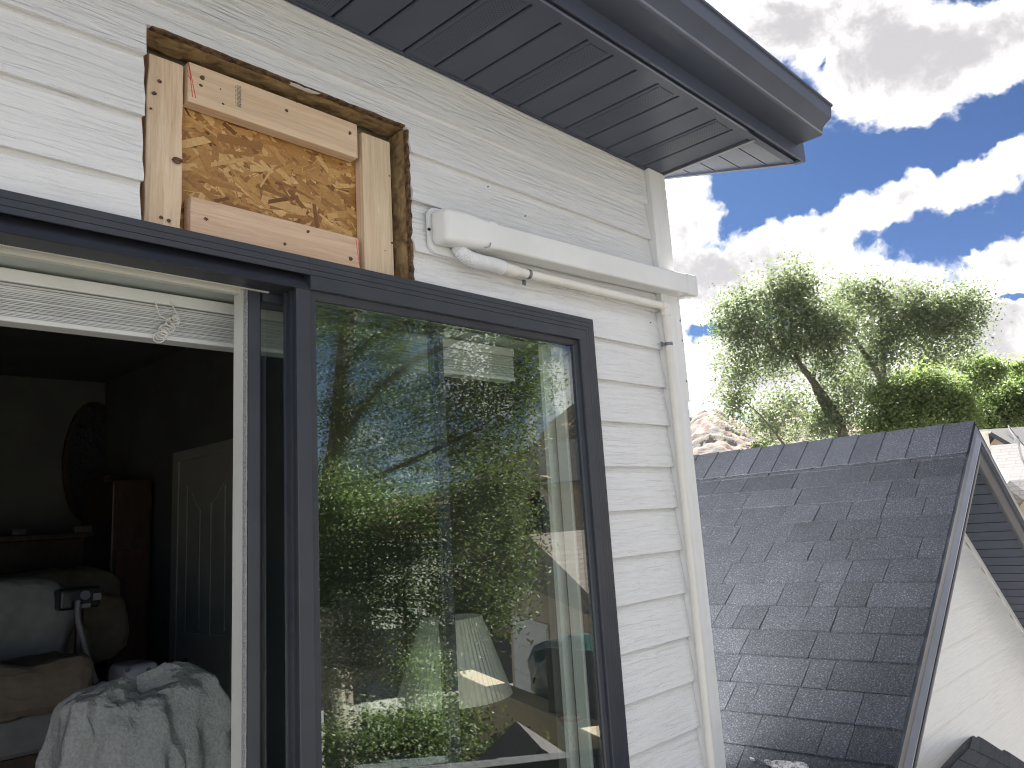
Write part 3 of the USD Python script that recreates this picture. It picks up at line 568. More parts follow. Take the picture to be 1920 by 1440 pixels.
obj('edge_channel', ext([(EY+.020, SZ-.002), (EY+.020, SZ-.004), (1.196, SZ-.005), (1.196, SZ-.008), (EY-.008, SZ-.0085), (EY-.008, SZ+.006), (EY+.020, SZ+.006)][::1], 'x', -2.4, RX), CHAR, ev)
_q = atX(1262, 331, RX); SLOPE = (_q[2]-SZ)/(_q[1]-EY)
obj('fascia', ext([(1.186, SZ-.012), (1.1955, SZ-.012), (1.1955, SZ+.20), (1.186, SZ+.20)], 'x', -2.4, RX), CHAR, ev)
# rake overhang past the corner: sloping soffit
obj('corner_joint', ext([(CX-.010, SZ-.006), (CX+.006, SZ-.006), (CX+.006, SZ+.02), (CX-.010, SZ+.02)], 'y', EY+.008, WY+.02), DRIP, ev, label='pale joint strip across the soffit at the corner')
def rake_pt(y): return SZ-.002+SLOPE*(y-EY)
for k in range(40):
    y0 = EY-.004+.118*k; y1 = y0+.112
    obj('rake_soffit_panel', ext([(y0, rake_pt(y0)), (y1, rake_pt(y1)), (y1, rake_pt(y1)+.01), (y0, rake_pt(y0)+.01)], 'x', CX+.0065, RX-.02), CHAR, ev)
y9 = 6.2
obj('rake_backing', ext([(EY-.03, rake_pt(EY-.03)+.0105), (y9, rake_pt(y9)+.0105), (y9, rake_pt(y9)+.03), (EY-.03, rake_pt(EY-.03)+.03)], 'x', CX-.05, RX-.002), CHAR, ev)
obj('rake_fascia', ext([(1.1957, SZ-.012), (EY, SZ-.010), (y9, rake_pt(y9)-.010), (y9, rake_pt(y9)+.19), (1.1957, SZ+.18)], 'x', RX-.0195, RX), CHAR, ev)
ROOF = noisy('roof_top', (.04, .04, .045), (.08, .08, .09), nscale=60, rough=.9)
obj('roof_deck', ext([(1.14, SZ+.205), (6.2, SZ+.205+.3*5.06), (6.2, SZ+.24+SLOPE*5.06), (1.14, SZ+.24)], 'x', -2.6, RX+.02), ROOF, ev)
obj('roof_deck', ext([(6.21, SZ+.205+.3*5.06), (11.4, SZ+.205), (11.4, SZ+.24), (6.21, SZ+.24+SLOPE*5.06)], 'x', -2.6, RX+.02), ROOF, ev)
gut = thing('rain_gutter', 'dark charcoal rain gutter with curved lip along the roof edge', 'gutter')
gzb = SZ+.038
gp = [(1.1855, gzb), (1.085, gzb), (1.080, gzb+.004), (1.076, gzb+.012), (1.079, gzb+.016), (1.072, gzb+.03), (1.055, gzb+.045), (1.038, gzb+.055), (1.034, gzb+.075), (1.031, gzb+.098), (1.024, gzb+.100), (1.024, gzb+.108), (1.036, gzb+.108), (1.041, gzb+.098), (1.043, gzb+.06), (1.06, gzb+.05), (1.08, gzb+.03), (1.088, gzb+.004), (1.1825, gzb+.004), (1.1825, gzb+.11), (1.1855, gzb+.11)]
GX = atY(1552, 225, 1.05)[0]
obj('trough', ext(gp, 'x', -2.6, GX), CHAR, gut, smooth=30)
obj('end_cap', ext([q for q in gp[:12]]+[(1.1855, gzb+.105)], 'x', GX+.0005, GX+.003), CHAR, gut)
obj('lip_trim', tube([(-2.6, 1.0795, gzb+.009), (GX, 1.0795, gzb+.009)], .0045, 8), DRIP, gut, smooth=True)

# ------------------------------------------------------------------ gable roof to the right
Y0 = 1.09
apex = atY(1827, 797, Y0)
lA = math.radians(36.0); rA = math.radians(35.8)
dl = np.array([-math.cos(lA), 0, -math.sin(lA)]); nl = np.array([-math.sin(lA), 0, math.cos(lA)])
dr = np.array([math.cos(rA), 0, -math.sin(rA)]); nr = np.array([math.sin(rA), 0, math.cos(rA)])
gr = thing('gable_roof', 'steep gable roof of dark grey laminated shingles with charcoal rake trim beside the house', 'roof')
def slab(d, n, s0, s1, y0, y1, h0a, h1a, h0b, h1b):
    """Piece on a slope from s0 (up) to s1 (down): bottom/top heights at both ends."""
    P = []
    for s, hb, ht in ((s0, h0a, h1a), (s1, h0b, h1b)):
        for y in (y0, y1):
            for h in (hb, ht):
                q = apex+d*s+n*h; P.append((q[0], y, q[2]))
    return trimesh.convex.convex_hull(np.array(P))
ex = .1437
for k in range(15):
    s1 = .42+ex*(k-1); y = Y0+.004; smin = max(.02, s1-ex-.02)
    while y < 3.05:
        w = random.choice([.10, .13, .16, .18, .21, .25, .3]); y1 = min(y+w, 3.05)
        th = random.choice([.006, .0065, .010, .0105]); js = random.uniform(-.0015, .0015)
        obj('shingle', slab(dl, nl, smin, s1+js, y+.0016, y1-.0016, -.002, .0008, .0012, .0012+th), SHG[random.randrange(4)], gr)
        y = y1
obj('roof_deck', slab(dl, nl, 0, 2.35, Y0+.006, 9, -.03, .0, -.03, .0), ROOF, gr)
obj('roof_deck', slab(dr, nr, 0, 3.4, Y0+.006, 9, -.03, .0, -.03, .0), SHG[1], gr)
for k in range(26):
    y0 = Y0-.002+ex*k; y1 = y0+ex+.03; hh = .006
    pl = []
    for d, n in ((dl, nl), (dr, nr)):
        pl.append((d, n))
    a0, a1 = apex+nl*.011+dl*.255, apex+nr*.011+dr*.255; t0 = apex+np.array([0, 0, .016])
    def cap(lift): return [(q[0], q[2]+lift) for q in (a0, t0, a1)]
    V = []
    for y, lift in ((y0, .0035), (y1, -.003)):
        for dz in (0, .0045):
            for q in (a0, t0, a1): V.append((q[0], y, q[2]+lift+dz))
    F = []
    def quad(a, b, c, d_): F.extend([[a, b, c], [a, c, d_]])
    for j in (0, 1):
        quad(3+j, 4+j, 10+j, 9+j); quad(j, 6+j, 7+j, 1+j); quad(j, j+1, j+4, j+3); quad(6+j, 9+j, 10+j, 7+j)
    quad(0, 3, 9, 6); quad(2, 8, 11, 5)
    obj('ridge_cap', (np.array(V), np.array(F)), SHG[random.randrange(1, 4)], gr)
def rake_run(d, n, name, prof_, mat, s0, s1, label=None):
    """Profile points (h below the roof surface, y) swept down the rake."""
    m = trimesh.creation.extrude_polygon(Polygon(prof_), 1, engine='earcut'); v = np.array(m.vertices); out = []
    for h, y, t in v:
        # plumb cut at the apex so that both sides meet
        s = s1 if t > .5 else s0 + h*math.tan(lA if d is dl else rA)
        q = apex+d*s-n*h; out.append((q[0], y, q[2]))
    m = trimesh.Trimesh(np.array(out), m.faces, process=False)
    if m.volume < 0: m.invert()
    obj(name, m, mat, gr, label=label)
for d, n, S in ((dl, nl, 2.34), (dr, nr, 3.2)):
    rake_run(d, n, 'shingle_edge', [(.001, Y0+.03), (.001, Y0-.006), (.034, Y0-.006), (.034, Y0+.001), (.004, Y0+.001), (.004, Y0+.03)], RAKE, 0, S)
    rake_run(d, n, 'drip_edge', [(.0345, Y0-.006), (.060, Y0-.020), (.066, Y0-.019), (.066, Y0+.001), (.0345, Y0+.001)], DRIP, 0, S, 'bright metal drip edge down the rake' if d is dl else None)
    rake_run(d, n, 'rake_fascia', [(.036, Y0+.002), (.112, Y0+.002), (.112, Y0+.022), (.036, Y0+.022)], RAKE, 0, S)
    rake_run(d, n, 'rake_lip', [(.1125, Y0-.003), (.120, Y0-.005), (.152, Y0+.006), (.156, Y0+.010), (.156, Y0+.025), (.1125, Y0+.025)], RAKE, 0, S)
GWY = 1.36
for k in range(42):
    s0 = .085*k+.12; 
    obj('soffit_panel', slab(dr, nr, s0, s0+.078, Y0+.026, GWY, -.15, -.143, -.15, -.143), CHAR, gr)
obj('soffit_backing', slab(dr, nr, .1, 3.3, Y0+.024, GWY-.001, -.142, -.12, -.142, -.12), CHAR, gr)
obj('soffit_backing', slab(dl, nl, .1, 2.34, Y0+.024, GWY-.001, -.15, -.12, -.15, -.12), CHAR, gr)
obj('wall_trim', slab(dr, nr, .12, 3.3, GWY-.014, GWY-.002, -.176, -.1505, -.176, -.1505), TRIM, gr, label='white trim strip between soffit and gable wall')
gwl = thing('gable_wall', 'white lap-sided gable wall under the steep dark roof at the right edge', 'wall')
def gable_clip(): 
    top = apex-np.array([0, 0, .19]); L_ = 3.3
    return Polygon([(top[0], top[2]), (top[0]+L_*math.cos(rA), top[2]-L_*math.sin(rA)), (top[0]+L_*math.cos(rA), -5), (top[0]-2.2*math.cos(lA)+.3, -5), (top[0]-2.2*math.cos(lA), top[2]-2.2*math.sin(lA))])
GC = gable_clip(); gcl = ext(GC, 'y', 1.2, 1.5)
for k in range(24):
    zb = .20-.152*k
    pf = [(GWY-.013, zb+.001), (GWY-.012, zb), (GWY+.012, zb), (GWY+.012, zb+.162), (GWY+.0095, zb+.162)]
    b = tm(mani(ext(pf, 'x', 2.9, 8.0)) ^ mani(gcl))
    if len(b.faces): obj('plank', b, GWHITE, gwl)
GC2 = GC.buffer(-.01)
obj('sheathing', ext(GC2, 'y', GWY+.0125, GWY+.05), SHEATH, gwl)
# droppings of pale sealant at the roof's lower corner
for (px, py, r) in ((1470, 1437, .035), (1500, 1434, .02), (1410, 1422, .006), (1440, 1428, .012)):
    dd = ray(px, py); nn = nl; base = apex+nl*.018; c = dd*((base@nn)/(dd@nn)); a = np.linspace(0, 2*np.pi, 22)[:-1]
    R_ = [r*(.55+.6*meshkit.noise(np.array([[math.cos(t)*1.5+px, math.sin(t)*1.5, 0]]), 3)[0]) for t in a]
    top_ = [c+dl*(q*math.sin(t)*.7)+np.array([0, 1, 0])*(q*1.5*math.cos(t)) for q, t in zip(R_, a)]
    V = np.array([q+nl*.001 for q in top_]+[q-nl*.01 for q in top_]+[c+nl*.003]); nA = len(a); F = []
    for j in range(nA): k = (j+1) % nA; F += [[2*nA, j, k], [j, nA+j, nA+k], [j, nA+k, k]]
    obj('pale_residue', (V, np.array(F)), noisy(f'residue_{px}', (.16, .16, .17), (.62, .62, .62), nscale=70, detail=6, rough=.9, lo=.4, hi=.56), gr)
# little roof in front of the gable wall
pr = thing('porch_roof', 'small lower shingled roof against the gable wall in the bottom corner', 'roof')
pk = atY(1835, 1388, GWY-.014)
_B = atY(1990, 1468, GWY-.014); _C = atY(1735, 1492, GWY-.30)
ea = (_B-pk)/np.linalg.norm(_B-pk); _n = np.cross(ea, _C-pk); _n /= np.linalg.norm(_n)
if _n@(-pk) < 0: _n = -_n
ed = np.cross(_n, ea); ed = ed if ed@(_C-pk) > 0 else -ed
sk = ((_C-pk)@ea)/((_C-pk)@ed)
for k in range(7):
    x = -.02
    while x < .95:
        w = random.choice([.12, .16, .2, .24]); P = []
        for a in (x+.0015, x+w-.0015):
            for d, hb, ht in ((.11*k-.03, .0, .003), (.11*(k+1), .002, .009)):
                for h in (hb, ht): P.append(pk+ea*(a+sk*max(d, 0))+ed*d+_n*h)
        obj('shingle', trimesh.convex.convex_hull(np.array(P)), SHG[random.randrange(4)], pr); x += w
P = []
for a in (-.015, 1.0):
    for d in (-.03, .80):
        for h in (-.03, -.001): P.append(pk+ea*(a+sk*max(d, 0))+ed*d+_n*h)
obj('roof_deck', trimesh.convex.convex_hull(np.array(P)), ROOF, pr)

# ------------------------------------------------------------------ room behind the window
XR = 2.50; FZ = -1.83
cz_ = atX(300, 700, XR)[2]
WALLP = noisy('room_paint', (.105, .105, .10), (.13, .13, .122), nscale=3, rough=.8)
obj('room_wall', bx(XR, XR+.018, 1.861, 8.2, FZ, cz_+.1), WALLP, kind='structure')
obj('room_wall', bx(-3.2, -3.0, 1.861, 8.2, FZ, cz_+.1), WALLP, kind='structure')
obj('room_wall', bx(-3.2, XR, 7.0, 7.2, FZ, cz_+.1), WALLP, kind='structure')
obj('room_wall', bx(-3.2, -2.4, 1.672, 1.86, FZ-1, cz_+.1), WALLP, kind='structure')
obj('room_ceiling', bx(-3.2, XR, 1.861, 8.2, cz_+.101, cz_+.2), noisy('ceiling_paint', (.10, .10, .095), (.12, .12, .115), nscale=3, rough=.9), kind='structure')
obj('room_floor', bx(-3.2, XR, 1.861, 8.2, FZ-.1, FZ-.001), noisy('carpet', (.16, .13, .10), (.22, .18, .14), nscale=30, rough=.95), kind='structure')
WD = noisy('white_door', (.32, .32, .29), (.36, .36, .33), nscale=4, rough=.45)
dr_ = thing('panel_door', 'white panelled interior door with a lever handle at the far side of the dark room', 'door')
yf = atX(337, 900, XR)[1]; dz = atX(345, 868, XR)[2]; yn = yf-.82
obj('casing', bx(XR-.02, XR-.0005, yf-.02, yf+.07, FZ, dz+.08), WD, dr_); obj('casing', bx(XR-.02, XR-.0005, yn-.02, yf-.0205, dz+.01, dz+.08), WD, dr_); obj('casing', bx(XR-.02, XR-.0005, yn-.09, yn-.021, FZ, dz+.08), WD, dr_)
dl_ = bx(XR-.012, XR-.0008, yn-.02, yf-.021, FZ, dz+.009)
hd_ = atX(345, 1240, XR)[2]
cuts = []
for y0 in (yf-.36, yf-.70):
    y1 = y0+.22
    arch = [(y0, hd_+.18), (y1, hd_+.18)] + [(y0+.22*(1-t), dz-.30+.14*(math.sin(t*np.pi/2)**2 if y0 < yf-.5 else math.cos(t*np.pi/2)**2)) for t in np.linspace(0, 1, 12)]
    cuts.append(ext(arch, 'x', XR-.03, XR-.006)); cuts.append(bx(XR-.03, XR-.006, y0, y1, FZ+.2, hd_-.13))
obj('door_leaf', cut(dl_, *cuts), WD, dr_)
for y0 in (yf-.36, yf-.70):
    y1 = y0+.22
    arch = [(y0+.03, hd_+.21), (y1-.03, hd_+.21)] + [(y0+.03+.16*(1-t), dz-.33+.13*(math.sin(t*np.pi/2)**2 if y0 < yf-.5 else math.cos(t*np.pi/2)**2)) for t in np.linspace(0, 1, 12)]
    obj('raised_panel', ext(arch, 'x', XR-.013, XR-.0062), WD, dr_); obj('raised_panel', bx(XR-.013, XR-.0062, y0+.03, y1-.03, FZ+.23, hd_-.16), WD, dr_)
hb = atX(350, 1241, XR)
obj('lever_handle', cat_([tube([(XR-.012, hb[1]-.02, hb[2]), (XR-.05, hb[1]-.02, hb[2])], .012, 10), tube([(XR-.05, hb[1]-.02, hb[2]), (XR-.052, hb[1]+.10, hb[2]+.004)], .010, 10), tube([(XR-.018, hb[1]-.02, hb[2]), (XR-.011, hb[1]-.02, hb[2])], .032, 18)]), ZINC, dr_, smooth=40)
# chair under a fleece blanket
ch = atY(262, 1420, 2.45); topz = atY(250, 1275, 2.45)[2]
cw = thing('chair', 'chair hidden under the pale fleece blanket inside the open window', 'chair')
WOODD = noisy('dark_wood', (.035, .018, .012), (.06, .03, .02), scale=(3, 3, 1), nscale=9, rough=.4)
obj('seat', rbox(ch[0]-.2, ch[0]+.2, 2.3, 2.68, FZ+.43, FZ+.48, .01, 2), WOODD, cw)
for sx in (-1, 1):
    for yy in (2.32, 2.66): obj('leg', tube([(ch[0]+sx*.18, yy, FZ), (ch[0]+sx*.18, yy, FZ+.43)], .018, 8), WOODD, cw)
obj('backrest', rbox(ch[0]-.19, ch[0]+.19, 2.44, 2.47, FZ+.49, topz-.05, .01, 2), WOODD, cw)
nA, nH = 140, 70; V = []
Hs = np.r_[np.linspace(0, 1, 18)**1.0*.22, np.linspace(.22, 1, nH-17)[1:]]
for h in Hs:
    for a in np.arange(nA)*2*np.pi/nA:
        c, s = math.cos(a), math.sin(a)
        if h < .22: u = h/.22; rx, ry, z = .205*math.sin(u*np.pi/2)**.8, .10*math.sin(u*np.pi/2)**.8, topz-.055*(1-math.cos(u*np.pi/2))-.0
        else:
            u = (h-.22)/.78; rx, ry, z = .205+.075*u**.7, .10+.14*u**.7, topz-.055-.95*u
        sup = (abs(c)**2.6+abs(s)**2.6)**(-1/2.6)
        fold = .024*math.sin(a*7+1.3*math.sin(a*2)+h*2)*min(1, h*1.5)+.014*math.sin(a*13+2+h*5)*min(1, h*2)
        x = ch[0]+(rx+fold)*sup*c; y = 2.45+(ry+fold)*sup*s
        z += .018*math.cos(2*a)*(1-h)+(.006*c - .012*math.exp(-((c*rx+.02)/.06)**2))*max(0, 1-h*3)
        V.append((x, y, z))
V = np.array(V); V += (np.stack([meshkit.fbm(V*[22, 22, 9]+k*7, 4, k) for k in range(3)], 1)-.5)*.05
i, j = np.meshgrid(np.arange(len(Hs)-1), np.arange(nA), indexing='ij'); i, j = i.ravel(), j.ravel(); k = (j+1) % nA
q = np.stack([i*nA+j, (i+1)*nA+j, (i+1)*nA+k, i*nA+k], 1)
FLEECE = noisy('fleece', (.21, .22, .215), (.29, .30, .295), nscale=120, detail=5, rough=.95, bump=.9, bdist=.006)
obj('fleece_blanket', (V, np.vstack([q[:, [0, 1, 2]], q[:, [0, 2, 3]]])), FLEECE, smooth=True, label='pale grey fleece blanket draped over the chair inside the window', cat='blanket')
# bed, pillows, cabinet and the rest
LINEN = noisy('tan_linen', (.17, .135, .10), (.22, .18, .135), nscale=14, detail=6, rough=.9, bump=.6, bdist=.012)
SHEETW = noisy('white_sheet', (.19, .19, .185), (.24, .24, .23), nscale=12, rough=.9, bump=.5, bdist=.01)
bd = thing('bed', 'bed with rumpled tan duvet against the dark left side of the room', 'bed')
b1 = atY(182, 1240, 4.0)
def soft(b, amp, seed, size=.05, f=5):
    b = b.subdivide_to_size(size); v = np.array(b.vertices); v += (np.stack([meshkit.fbm(v*f+k*5, 4, seed+k) for k in range(3)], 1)-.5)*amp
    return trimesh.Trimesh(v, b.faces, process=False)
dz1 = atY(60, 1242, 4.0)[2]; dz0 = atY(100, 1340, 4.0)[2]
obj('mattress', rbox(-1.6, b1[0]-.03, 4.06, 5.9, dz0-.16, dz1-.02, .05, 3), SHEETW, bd)
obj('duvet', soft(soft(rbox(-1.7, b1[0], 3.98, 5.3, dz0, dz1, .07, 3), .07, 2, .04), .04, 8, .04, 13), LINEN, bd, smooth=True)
obj('bed_skirt', bx(-1.55, b1[0]-.05, 4.1, 5.85, FZ, dz0-.161), WOODD, bd)
def pillow(px, py, y, w, h, d, mat, label, seed, rot=0):
    c = atY(px, py, y); s = trimesh.creation.icosphere(4); v = np.array(s.vertices)
    v = np.sign(v)*np.abs(v)**.62; v *= [w/2, d/2, h/2]; v += (1-np.abs(2*meshkit.fbm(v*[7, 7, 7]+seed*3, 3, seed+9)-1)[:, None])*v*.16
    v += (np.stack([meshkit.fbm(v*9+k*5+seed, 4, seed+k) for k in range(3)], 1)-.5)*.05
    R = trimesh.transformations.rotation_matrix(rot, [0, 1, 0])[:3, :3]; v = v@R.T+c
    obj('pillow', trimesh.Trimesh(v, s.faces, process=False), mat, smooth=True, label=label, cat='pillow')
pillow(28, 1180, 4.5, .40, .40, .24, SHEETW, 'white pillow propped at the left of the bed', 1, .2)
pillow(80, 1125, 5.5, .72, .30, .26, LINEN, 'tan pillow at the back of the bed below the dark shelf', 2)
pillow(138, 1182, 5.0, .46, .34, .24, LINEN, 'tan pillow standing beside the hose', 3, -.1)
pillow(66, 1215, 4.7, .42, .26, .22, LINEN, 'small tan pillow between the white pillow and the duvet', 4, .1)
def px_box(x0, y0, x1, y1, Y, dep, r=.01):
    p, q = atY(x0, (y0+y1)/2, Y), atY(x1, (y0+y1)/2, Y); a, b = atY((x0+x1)/2, y0, Y), atY((x0+x1)/2, y1, Y)
    return rbox(p[0], q[0], Y, Y+dep, b[2], a[2], r, 2)
REDW = noisy('red_brown_wood', (.05, .014, .01), (.085, .024, .016), scale=(6, 6, 1), nscale=5, rough=.4)
cab = thing('tall_cabinet', 'tall dark red-brown cabinet between the bed and the door', 'cabinet')
cb0 = px_box(205, 900, 282, 1300, 5.9, .5); obj('carcass', cb0, WOODD, cab); obj('door_panel', px_box(214, 1030, 276, 1260, 5.88, .018, .004), REDW, cab)
shf = thing('headboard_shelf', 'dark shelf headboard behind the bed with small things on it', 'shelf')
obj('shelf_board', px_box(-80, 1003, 190, 1014, 6.2, .35, .004), WOODD, shf); obj('back_panel', px_box(-80, 1014, 190, 1230, 6.4, .04, .004), WOODD, shf); obj('side_post', px_box(190, 890, 203, 1240, 6.15, .4, .004), WOODD, shf)
tag_ = lambda n, m, mt, l, c: obj(n, m, mt, smooth=40, label=l, cat=c)
tag_('glass_jar', px_box(24, 992, 50, 1003, 6.25, .05, .003), noisy('jar_grey', (.06, .06, .06), (.1, .1, .1)), 'small pale jars on the dark shelf', 'jar')
tag_('shell_ornament', px_box(140, 985, 185, 1003, 6.25, .06, .008), noisy('shell', (.07, .07, .06), (.12, .11, .09), nscale=60), 'small pale ornament at the right end of the dark shelf', 'ornament')
oc = atY(177, 865, 6.90); a = np.linspace(0, 2*np.pi, 60)[:-1]; rx = .19; rz = .46
wh = thing('oval_wall_hanging', 'dark oval carved wall hanging high on the back wall', 'wall decoration')
ring = Polygon([(oc[0]+rx*math.cos(t), oc[2]+rz*math.sin(t)) for t in a])
obj('panel', ext(ring, 'y', 6.96, 6.99), noisy('carved', (.012, .012, .016), (.03, .03, .038), nscale=14, rough=.6, bump=1, bdist=.02), wh)
obj('rim', ext(ring.buffer(.02).difference(ring.buffer(-.015)), 'y', 6.94, 6.965), WOODD, wh)
bm = thing('breathing_machine', 'black bedside breathing machine with pale labels on a stand by the bed', 'medical device')
obj('case', px_box(112, 1102, 190, 1142, 4.3, .18, .015), noisy('device_black', (.015, .015, .018), (.02, .02, .024), rough=.3), bm, smooth=40)
obj('label', px_box(175, 1112, 190, 1125, 4.294, .005, .001), SHEETW, bm); obj('label', px_box(146, 1132, 170, 1140, 4.294, .005, .001), SHEETW, bm)
obj('dial', tube([atY(160, 1116, 4.3), atY(160, 1116, 4.285)], .022, 16), CHAR, bm)
obj('air_hose', tube(catmull([atY(*p, 4.27) for p in ((146, 1125), (146, 1160), (156, 1200), (168, 1245), (180, 1280))], 8), .013, 10), noisy('hose_grey', (.16, .16, .17), (.22, .22, .23), nscale=90), bm, smooth=True)
obj('stand', tube([atY(150, 1142, 4.4), atY(150, 1142, 4.4)*[1, 1, 0]+[0, 0, FZ]], .02, 8), WOODD, bm)
pu = thing('air_purifier', 'small pale grey appliance with two round buttons behind the blanket', 'appliance')
obj('case', px_box(232, 1244, 300, 1420, 4.1, .22, .03), noisy('lilac_grey', (.40, .40, .45), (.44, .44, .49), rough=.4), pu, smooth=40)
for px in (239, 279): obj('button', tube([atY(px, 1256, 4.1), atY(px, 1256, 4.094)], .012, 14), noisy('button_dark', (.08, .1, .13), (.1, .12, .15)), pu)
# side table with lamp seen through the fixed pane
LY = 2.3; lp = atY(815, 1300, LY)
tb = thing('side_table', 'dark side table under the lamp seen through the glass', 'table')
obj('table_top', rbox(lp[0]-.3, lp[0]+.3, LY-.25, LY+.25, lp[2]-.42, lp[2]-.385, .006, 2), WOODD, tb)
for sx in (-.26, .26):
    for yy in (LY-.2, LY+.2): obj('leg', bx(lp[0]+sx-.02, lp[0]+sx+.02, yy-.02, yy+.02, FZ, lp[2]-.421), WOODD, tb)
lm = thing('table_lamp', 'table lamp with a pleated cream shade seen through the reflections', 'lamp')
zt2 = atY(820, 1162, LY)[2]; zb2 = atY(820, 1316, LY)[2]; cx = atY(850, 1250, LY)[0]
rb = cx-atY(768, 1310, LY)[0]; rt = cx-atY(803, 1165, LY)[0]
nP = 120; V = []
for z, r in ((zt2, rt), (zb2, rb)):
    for k in range(nP): a = 2*np.pi*k/nP; r_ = r*(1+.03*(k % 2)); V.append((cx+r_*math.cos(a), LY+r_*math.sin(a), z))
F = []
for k in range(nP): k2 = (k+1) % nP; F += [[k, nP+k, nP+k2], [k, nP+k2, k2]]
obj('shade', (np.array(V), np.array(F)), noisy('lamp_shade', (.66, .66, .56), (.72, .72, .62), nscale=30, rough=.8), lm)
obj('stem', tube([(cx, LY, zb2+.1), (cx, LY, lp[2]-.36)], .015, 10), ZINC, lm); obj('base', tube([(cx, LY, lp[2]-.36), (cx, LY, lp[2]-.384)], .09, 20), WOODD, lm)

# ------------------------------------------------------------------ trees
def leaves(C, size, seed, up=.35, aspect=.55):
    r = np.random.default_rng(seed); n = len(C)
    a = r.normal(size=(n, 3)); a[:, 2] *= .7; a /= np.linalg.norm(a, axis=1, keepdims=True)
    b = r.normal(size=(n, 3)); b[:, 2] += up; b = np.cross(a, b); b /= np.linalg.norm(b, axis=1, keepdims=True)
    nrm = np.cross(a, b); s = size*r.uniform(.6, 1.35, (n, 1))
    V = np.stack([C-a*s*.5, C+b*s*aspect*.5+nrm*s*.08, C+a*s*.5, C-b*s*aspect*.5+nrm*s*.08], 1).reshape(-1, 3)
    k = np.arange(n)[:, None]*4
    return V, np.vstack([k+[0, 1, 2], k+[0, 2, 3]])
def grow(name, label, leafmat, trunks, blobs, size, n_leaf, clumps, seed, spray=.5, group=None, cat='tree', up=.35, aspect=.55, barkm=None):
    """trunks: polylines [(p, radius)...]; blobs: (centre, (rx,ry,rz), weight)."""
    r = np.random.default_rng(seed); t = thing(name, label, cat, group)
    nodes, rad, tubes = [], [], []
    for tr_ in trunks:
        P = catmull([p for p, _ in tr_], 6); R = np.interp(np.linspace(0, 1, len(P)), np.linspace(0, 1, len(tr_)), [q for _, q in tr_])
        tubes.append(tube(P, R, 7)); nodes += list(P); rad += list(R)
    nodes = np.array(nodes); rad = np.array(rad)
    W = np.array([b[2] for b in blobs], float); W /= W.sum(); pick = r.choice(len(blobs), clumps, p=W)
    cen = []
    for k in pick:
        v = r.normal(size=3); v /= np.linalg.norm(v); v *= r.random()**.42
        cen.append(blobs[k][0]+v*np.array(blobs[k][1]))
    cen = np.array(cen)
    order = np.argsort([np.min(np.linalg.norm(nodes-c, axis=1)) for c in cen]); tw = []
    for k in order:
        c = cen[k]; dd = np.linalg.norm(nodes-c, axis=1)+ .6*np.maximum(0, nodes[:, 2]-c[2]); i = int(np.argmin(dd)); p = nodes[i]; L_ = np.linalg.norm(c-p)
        mid = (p+c)/2+r.normal(size=3)*L_*.10+np.array([0, 0, L_*.08]); pts = np.array([p, mid, c]); r0 = min(rad[i]*.62, .012*L_+.010)
        tw.append(tube(pts, [r0, r0*.7, r0*.4], 4, False))
        nodes = np.vstack([nodes, mid, c]); rad = np.r_[rad, r0*.75, r0*.45]
    idx = r.integers(0, clumps, n_leaf); C = cen[idx]+r.normal(size=(n_leaf, 3))*spray*r.uniform(.4, 1.1, (clumps, 1))[idx]
    obj('trunk', cat_(tubes), barkm or BARK, t, smooth=True); obj('branches', cat_(tw), barkm or BARK, t)
    tone(obj('crown', leaves(C, size, seed+1, up, aspect), leafmat, t), 4, n_leaf, seed)
    return t
def B(px, py, T, rx, ry, w, dep=None):
    c = at(px, py, T); a, b = rx*T/FPX, ry*T/FPX
    return (c, (a, (a+b)/2 if dep is None else dep, b), w)
cx1 = lambda x, y: (1280+x/3, 480+y/3)
LF1 = leaf_mat('cottonwood_leaf', [(.095, .118, .082), (.125, .15, .108), (.165, .185, .145)], .42)
LF2 = leaf_mat('elm_leaf', [(.13, .17, .09), (.17, .215, .115), (.22, .265, .15)], .62)
LF3 = leaf_mat('maple_leaf', [(.075, .105, .05), (.105, .14, .068), (.14, .175, .09)], .5)
T1 = 38.
def pt(x, y, T, r): return (at(*cx1(x, y), T), r*.6)
cot = [(400, 370, 200, 190, 3), (620, 210, 190, 130, 2.6), (700, 430, 220, 200, 4), (300, 420, 100, 120, .8), (310, 640, 110, 130, 1.3), (290, 830, 90, 80, .9), (520, 960, 190, 100, 1.3), (620, 820, 160, 110, 1.0), (830, 920, 170, 110, 2), (950, 780, 150, 120, 1.4), (520, 560, 160, 120, 1.6), (860, 420, 120, 130, 1.6), (840, 640, 120, 120, 1.2)]
grow('cottonwood_tree', 'tall open cottonwood with a leaning forked trunk at the left behind the dark roof', LF1,
     [[pt(910, 1180, T1, .50), pt(890, 960, T1, .38), pt(800, 800, T1, .32), pt(720, 690, T1, .26), pt(640, 570, T1, .17), pt(610, 430, T1, .11), pt(620, 250, T1, .05)],
      [pt(890, 960, T1+.5, .26), pt(790, 840, T1+.5, .22), pt(735, 700, T1+.6, .18), pt(780, 520, T1+1, .10), pt(800, 330, T1+1.2, .05)],
      [pt(650, 590, T1, .14), pt(540, 540, T1-.5, .09), pt(420, 420, T1-1, .05)], [pt(600, 1150, T1-1, .13), pt(560, 1050, T1-1, .10), pt(440, 900, T1-1.5, .06), pt(330, 800, T1-1.7, .03)]],
     [B(*cx1(x, y), T1, a/3, b/3, w) for x, y, a, b, w in cot], .15, 42000, 760, 11, .56)
T2 = 44.
